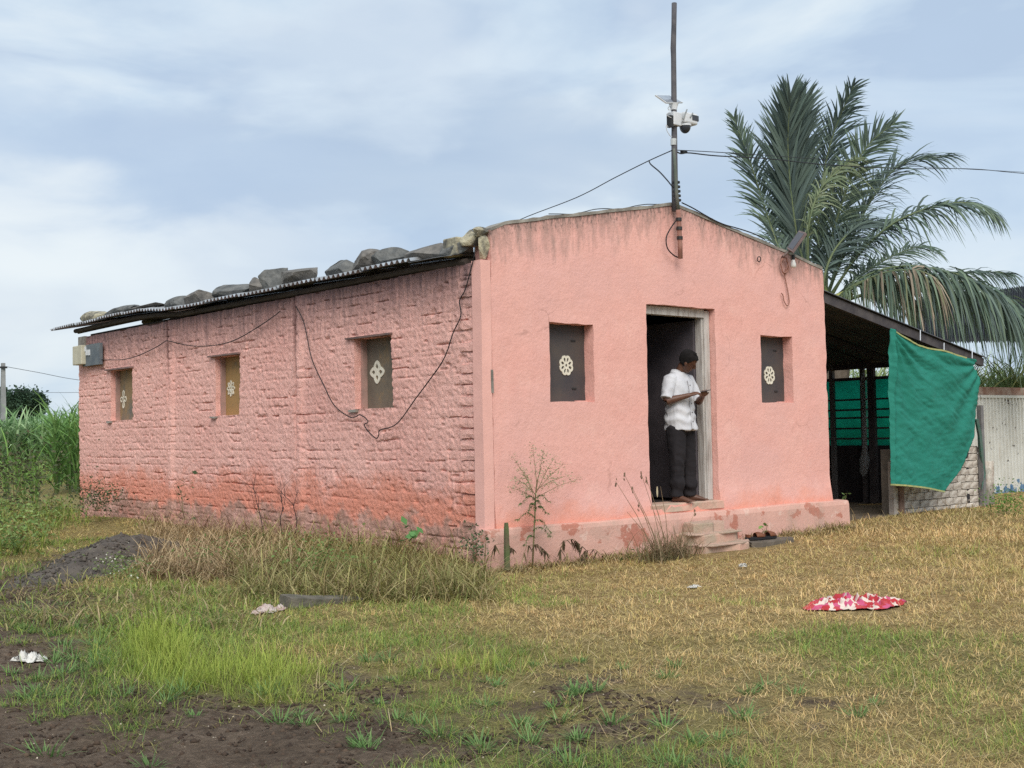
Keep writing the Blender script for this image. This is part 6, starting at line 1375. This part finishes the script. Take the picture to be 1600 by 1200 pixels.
# leafy sprigs
def sprig(c, n, size, spread, cols, label, cat='plant', h=0.15, name='leafy_sprig'):
    e_ = empty(name, tuple(c), label, cat); c = np.array(c); P = c+RNG.normal(size=(n, 3))*np.array((spread, spread, h*.35))+np.array((0, 0, h*.6)); V, F, C = leafquads(P, RNG.uniform(size*.6, size*1.3, n), tint(n, *cols), aspect=.6); fastmesh('leaves', V, F, LEAF, e_, col=C)
    mbs = MB()
    for k in range(5): mbs.tube([c, c+(P[k]-c)*.5+np.array((0, 0, .02)), P[k]], [.004, .003, .0015], 5)
    mbs.build('stem', STEM, e_)
sprig(atx(640, 846, -0.45), 14, .10, .07, ((0.10, 0.24, 0.08), (0.13, 0.28, 0.09)), 'broad leaved green weed poking out of the tall grass', h=.12)
sprig(atz(500, 908), 520, .035, .22, ((0.13, 0.22, 0.06), (0.18, 0.27, 0.08), (0.22, 0.26, 0.09)), 'soft green weed growing inside the olive grass behind the slab', h=.34, name='soft_weed')
sprig(atz(345, 890), 380, .035, .18, ((0.13, 0.21, 0.06), (0.2, 0.27, 0.09)), 'green weed in front of the dry brown grass', h=.24, name='soft_weed')
sprig(atx(286, 800, -0.35), 26, .07, .08, ((0.07, 0.12, 0.05), (0.10, 0.14, 0.07)), 'dark leafy sprig at the foot of the side wall above the sand heap', h=.4)
sprig(aty(1321, 780, 0.1), 10, .06, .04, ((0.12, 0.2, 0.07), (0.2, 0.28, 0.1)), 'small green sprig on the right end of the plinth', h=.1)
sprig(aty(1196, 838, -0.47), 10, .06, .035, ((0.14, 0.26, 0.06), (0.2, 0.32, 0.09)), 'bright green sprig standing behind the sandals', h=.12)
sprig(atz(1572, 808, -0.33), 700, .035, .15, ((0.14, 0.28, 0.05), (0.2, 0.34, 0.08), (0.1, 0.2, 0.04)), 'bright green bush in front of the white sheet fence', h=.34, name='green_bush', cat='bush')
sprig(atx(150, 797, -0.5), 800, .04, .20, ((0.08, 0.11, 0.05), (0.12, 0.15, 0.07), (0.06, 0.08, 0.04)), 'dark leafy bush by the far corner of the side wall', h=.34, name='dark_bush', cat='bush')
sprig(atx(22, 785, -3.0), 900, .045, .28, ((0.09, 0.11, 0.05), (0.14, 0.13, 0.07), (0.07, 0.085, 0.04)), 'dark brownish bush at the left edge of the weeds', h=.5, name='dark_bush', cat='bush')
sprig(aty(1000, 885, -0.5), 60, .05, .12, ((0.08, 0.12, 0.04), (0.10, 0.15, 0.05)), 'low dark green weed in front of the plinth left of the steps', h=.10, name='low_weed')
sprig(aty(742, 880, -0.35), 260, .032, .07, ((0.07, 0.11, 0.05), (0.11, 0.15, 0.07)), 'dark green weed hugging the house corner', h=.26, name='corner_weed')
# tiny white flowering weed in front of the heap
fw_ = empty('flowering_weed', tuple(atz(195, 902)), 'sprawling weed with tiny white flowers in front of the sand heap', 'plant')
P = np.array([atz(random.gauss(190, 26), random.gauss(900, 10)) for k in range(420)]); P[:, 2] = -0.34+RNG.random(420)*.16
V, F, C = leafquads(P, RNG.uniform(.02, .045, 420), tint(420, (0.14, 0.20, 0.06), (0.2, 0.26, 0.1))); fastmesh('leaves', V, F, LEAF, fw_, col=C)
P = P[:70]+np.array((0, 0, .03)); V, F, C = leafquads(P, .018, tint(70, (0.7, 0.7, 0.6)), aspect=.9); structure(fastmesh('tiny_flowers', V, F, LEAF, fw_, col=C), 'stuff')

# ================================================================ things lying in the yard
def cloth_mesh(name, c0, c1, depth, nu, nv, hmax, mat, label, cat, seed):
    c0, c1 = np.array(c0), np.array(c1); ax = c1-c0; ax[2] = 0; W_ = np.linalg.norm(ax); ax /= W_; ay = np.array((-ax[1], ax[0], 0))
    s, t_ = np.meshgrid(np.linspace(0, 1, nu), np.linspace(-.5, .5, nv), indexing='ij')
    taper = np.clip(np.sin(np.pi*np.clip(s, .02, .98))**.4, .25, 1)*(0.8+.4*fbm(s*5, 0*s, 0, 2, seed))
    off = t_*depth*taper*(0.75+0.6*fbm(s*9, np.sign(t_)*3, 0, 2, seed+7))+.09*(fbm(s*5, t_*2, 0, 2, seed+1)-.5)
    rid = 1-np.abs(fbm(s*11, t_*4, 0, 3, seed+2, 0.6)-.5)*5; rid = np.clip(rid, 0, 1)
    h = hmax*(0.06+1.25*rid**1.3*fbm(s*6, t_*4, 0, 2, seed+3)+0.25*np.clip(1-np.abs(fbm(s*22, t_*9, 0, 2, seed+9)-.5)*6, 0, 1))*np.cos(np.pi*t_*0.98)**.7*np.clip(np.sin(np.pi*s), .0, 1)**.6
    P = c0+ax*(s*W_+.05*(fbm(s*7, t_*6, 0, 2, seed+4)-.5))[..., None]+ay*off[..., None]
    P[..., 2] = gz(P[..., 0], P[..., 1])+.014+h
    ii = (np.arange(nu-1)[:, None]*nv+np.arange(nv-1)[None]).ravel(); o = fastmesh(name, P.reshape(-1, 3), np.stack([ii, ii+nv, ii+nv+1, ii+1], 1), mat, smooth=True)
    o.modifiers.new('thick', 'SOLIDIFY').thickness = .004; return tag(o, label, cat)
m, t, p = newmat('red_pink_white_cloth'); p.inputs['Roughness'].default_value = .85
vo = nd(t, 'ShaderNodeTexVoronoi'); vo.inputs['Scale'].default_value = 22; t.links.new(coord(t, (1, 1, .4)), vo.inputs['Vector']); sx = nd(t, 'ShaderNodeSeparateColor'); t.links.new(vo.outputs['Color'], sx.inputs[0])
rp = ramp(t, sx.outputs[0], (0.0, (0.42, 0.035, 0.045)), (0.3, (0.50, 0.09, 0.18)), (0.47, (0.66, 0.55, 0.48)), (0.78, (0.46, 0.06, 0.07))); t.nodes[-1].color_ramp.interpolation = 'CONSTANT'
t.links.new(rp, p.inputs['Base Color'])
cloth_mesh('crumpled_cloth', atz(1257, 946, -.35), atz(1412, 938, -.35), .42, 130, 64, .085, m, 'crumpled red pink and white cloth lying on the dry grass', 'cloth', 301)
WPB = M('white_plastic_film', (0.66, 0.65, 0.61), (0.52, 0.50, 0.45), 6, 0.4, 25, .5, .01)
cloth_mesh('plastic_bag', atz(19, 1032), atz(71, 1030), .13, 40, 24, .075, WPB, 'white crumpled plastic bag on the bare soil at the left', 'bag', 311)
cloth_mesh('torn_sack', atz(396, 958), atz(446, 948), .12, 40, 24, .06, M('dirty_pink_white_sack', (0.58, 0.52, 0.48), (0.36, 0.24, 0.21), 14, .8), 'torn dirty white sack scrap beside the broken slab', 'sack', 321)
cloth_mesh('paper_scrap', atz(1155, 884, -.33), atz(1166, 884, -.33), .06, 16, 10, .05, WPB, 'small white scrap at the foot of the lower step', 'litter', 331)
cloth_mesh('paper_scrap', atz(1078, 916, -.35), atz(1090, 914, -.35), .05, 16, 10, .02, WPB, 'small white scrap lying in the dry grass below the stalks', 'litter', 341)
sa, sb = atz(446, 948), atz(562, 934); ax = (sb-sa); ax /= np.linalg.norm(ax); ay = np.array((-ax[1], ax[0], 0)); W_ = np.linalg.norm(sb-sa)
mbs = MB(); rings = []
for s, w, h0, h1 in ((0, .09, -.03, .075), (.12, .10, -.03, .07), (.4, .09, -.03, .04), (.8, .07, -.03, .02), (1, .05, -.03, .0)):
    c = sa+ax*W_*s; rings.append([c+ay*(w*k_)+U_*hh_ for k_, hh_ in ((-1, h0), (-1, h1*.92), (-.8, h1), (.9, h1+.01), (1, h1*.9), (1, h0))])
tag(mbs.loft(rings).build('broken_slab', M('mossy_slab', (0.17, 0.15, 0.12), (0.09, 0.085, 0.065), 7, .95, 26, .7, .02), None), 'broken grey concrete slab half buried in the tall grass edge', 'slab')
# pebbles and clods on the bare soil
def lumps(name, n, cols, s0, s1, lab, cat, thr):
    x, y = wedge(n, 4.0, 11, -200, 1300); k = survey(DENS, x, y)+(fbm(x*1.6, y*1.6, 0, 4, 101)-.5)*.9 < thr; x, y = x[k], y[k]; n = len(x)
    oc = np.array([(1, 0, 0), (0, 1, 0), (-1, 0, 0), (0, -1, 0), (0, 0, .75), (0, 0, -.5)], float); f = np.array([(0, 1, 4), (1, 2, 4), (2, 3, 4), (3, 0, 4), (1, 0, 5), (2, 1, 5), (3, 2, 5), (0, 3, 5)])
    sz = s0+(s1-s0)*RNG.random(n)**3; V = oc[None]*sz[:, None, None]*RNG.uniform(.6, 1.3, (n, 6, 3)); a = RNG.uniform(0, 6.3, n); ca, sa_ = np.cos(a)[:, None], np.sin(a)[:, None]
    Vx = V[..., 0]*ca-V[..., 1]*sa_; Vy = V[..., 0]*sa_+V[..., 1]*ca; V = np.stack([Vx+x[:, None], Vy+y[:, None], V[..., 2]+(gz(x, y)+.004)[:, None]], -1)
    F = (np.arange(n)[:, None, None]*6+f[None]).reshape(-1, 3); o = fastmesh(name, V.reshape(-1, 3), F, SOILC, col=np.repeat(tint(n, *cols), 6, 0)); tag(o, lab, cat, kind='stuff')
SOILC = leafmat('soil_bits', 0.0, 0.95)
lumps('soil_clods', 32000, ((0.055, 0.037, 0.026), (0.085, 0.058, 0.040), (0.04, 0.027, 0.02)), .003, .022, 'dark soil clods strewn over the bare ground', 'soil', .45)
# crumbs over the sand heap
n = 9000; x = RNG.uniform(-5.2, -.2, n); y = RNG.uniform(.8, 6.2, n); H = heap(x, y); kk = (H > .03) & (RNG.random(n) < .8); x, y, H = x[kk], y[kk], H[kk]; n = len(x)
oc = np.array([(1, 0, 0), (0, 1, 0), (-1, 0, 0), (0, -1, 0), (0, 0, .8), (0, 0, -.5)], float); f = np.array([(0, 1, 4), (1, 2, 4), (2, 3, 4), (3, 0, 4), (1, 0, 5), (2, 1, 5), (3, 2, 5), (0, 3, 5)])
V = oc[None]*(.006+.026*RNG.random(n)**3)[:, None, None]*RNG.uniform(.6, 1.3, (n, 6, 3))+np.stack([x, y, gz(x, y)+H-.03+.085*(fbm(x*9, y*9, 0, 4, 77, .7)-.5)*sstep(.02, .08, H)], -1)[:, None]
tag(fastmesh('heap_crumbs', V.reshape(-1, 3), (np.arange(n)[:, None, None]*6+f[None]).reshape(-1, 3), SOILC, col=np.repeat(tint(n, (.06, .052, .045), (.10, .085, .07), (.14, .12, .10)), 6, 0)), 'loose crumbs of dark earth over the sand heap', 'soil', kind='stuff')
lumps('pale_pebbles', 1500, ((0.45, 0.38, 0.28), (0.55, 0.48, 0.38)), .003, .009, 'tiny pale pebbles sprinkled on the bare ground', 'pebbles', .5)
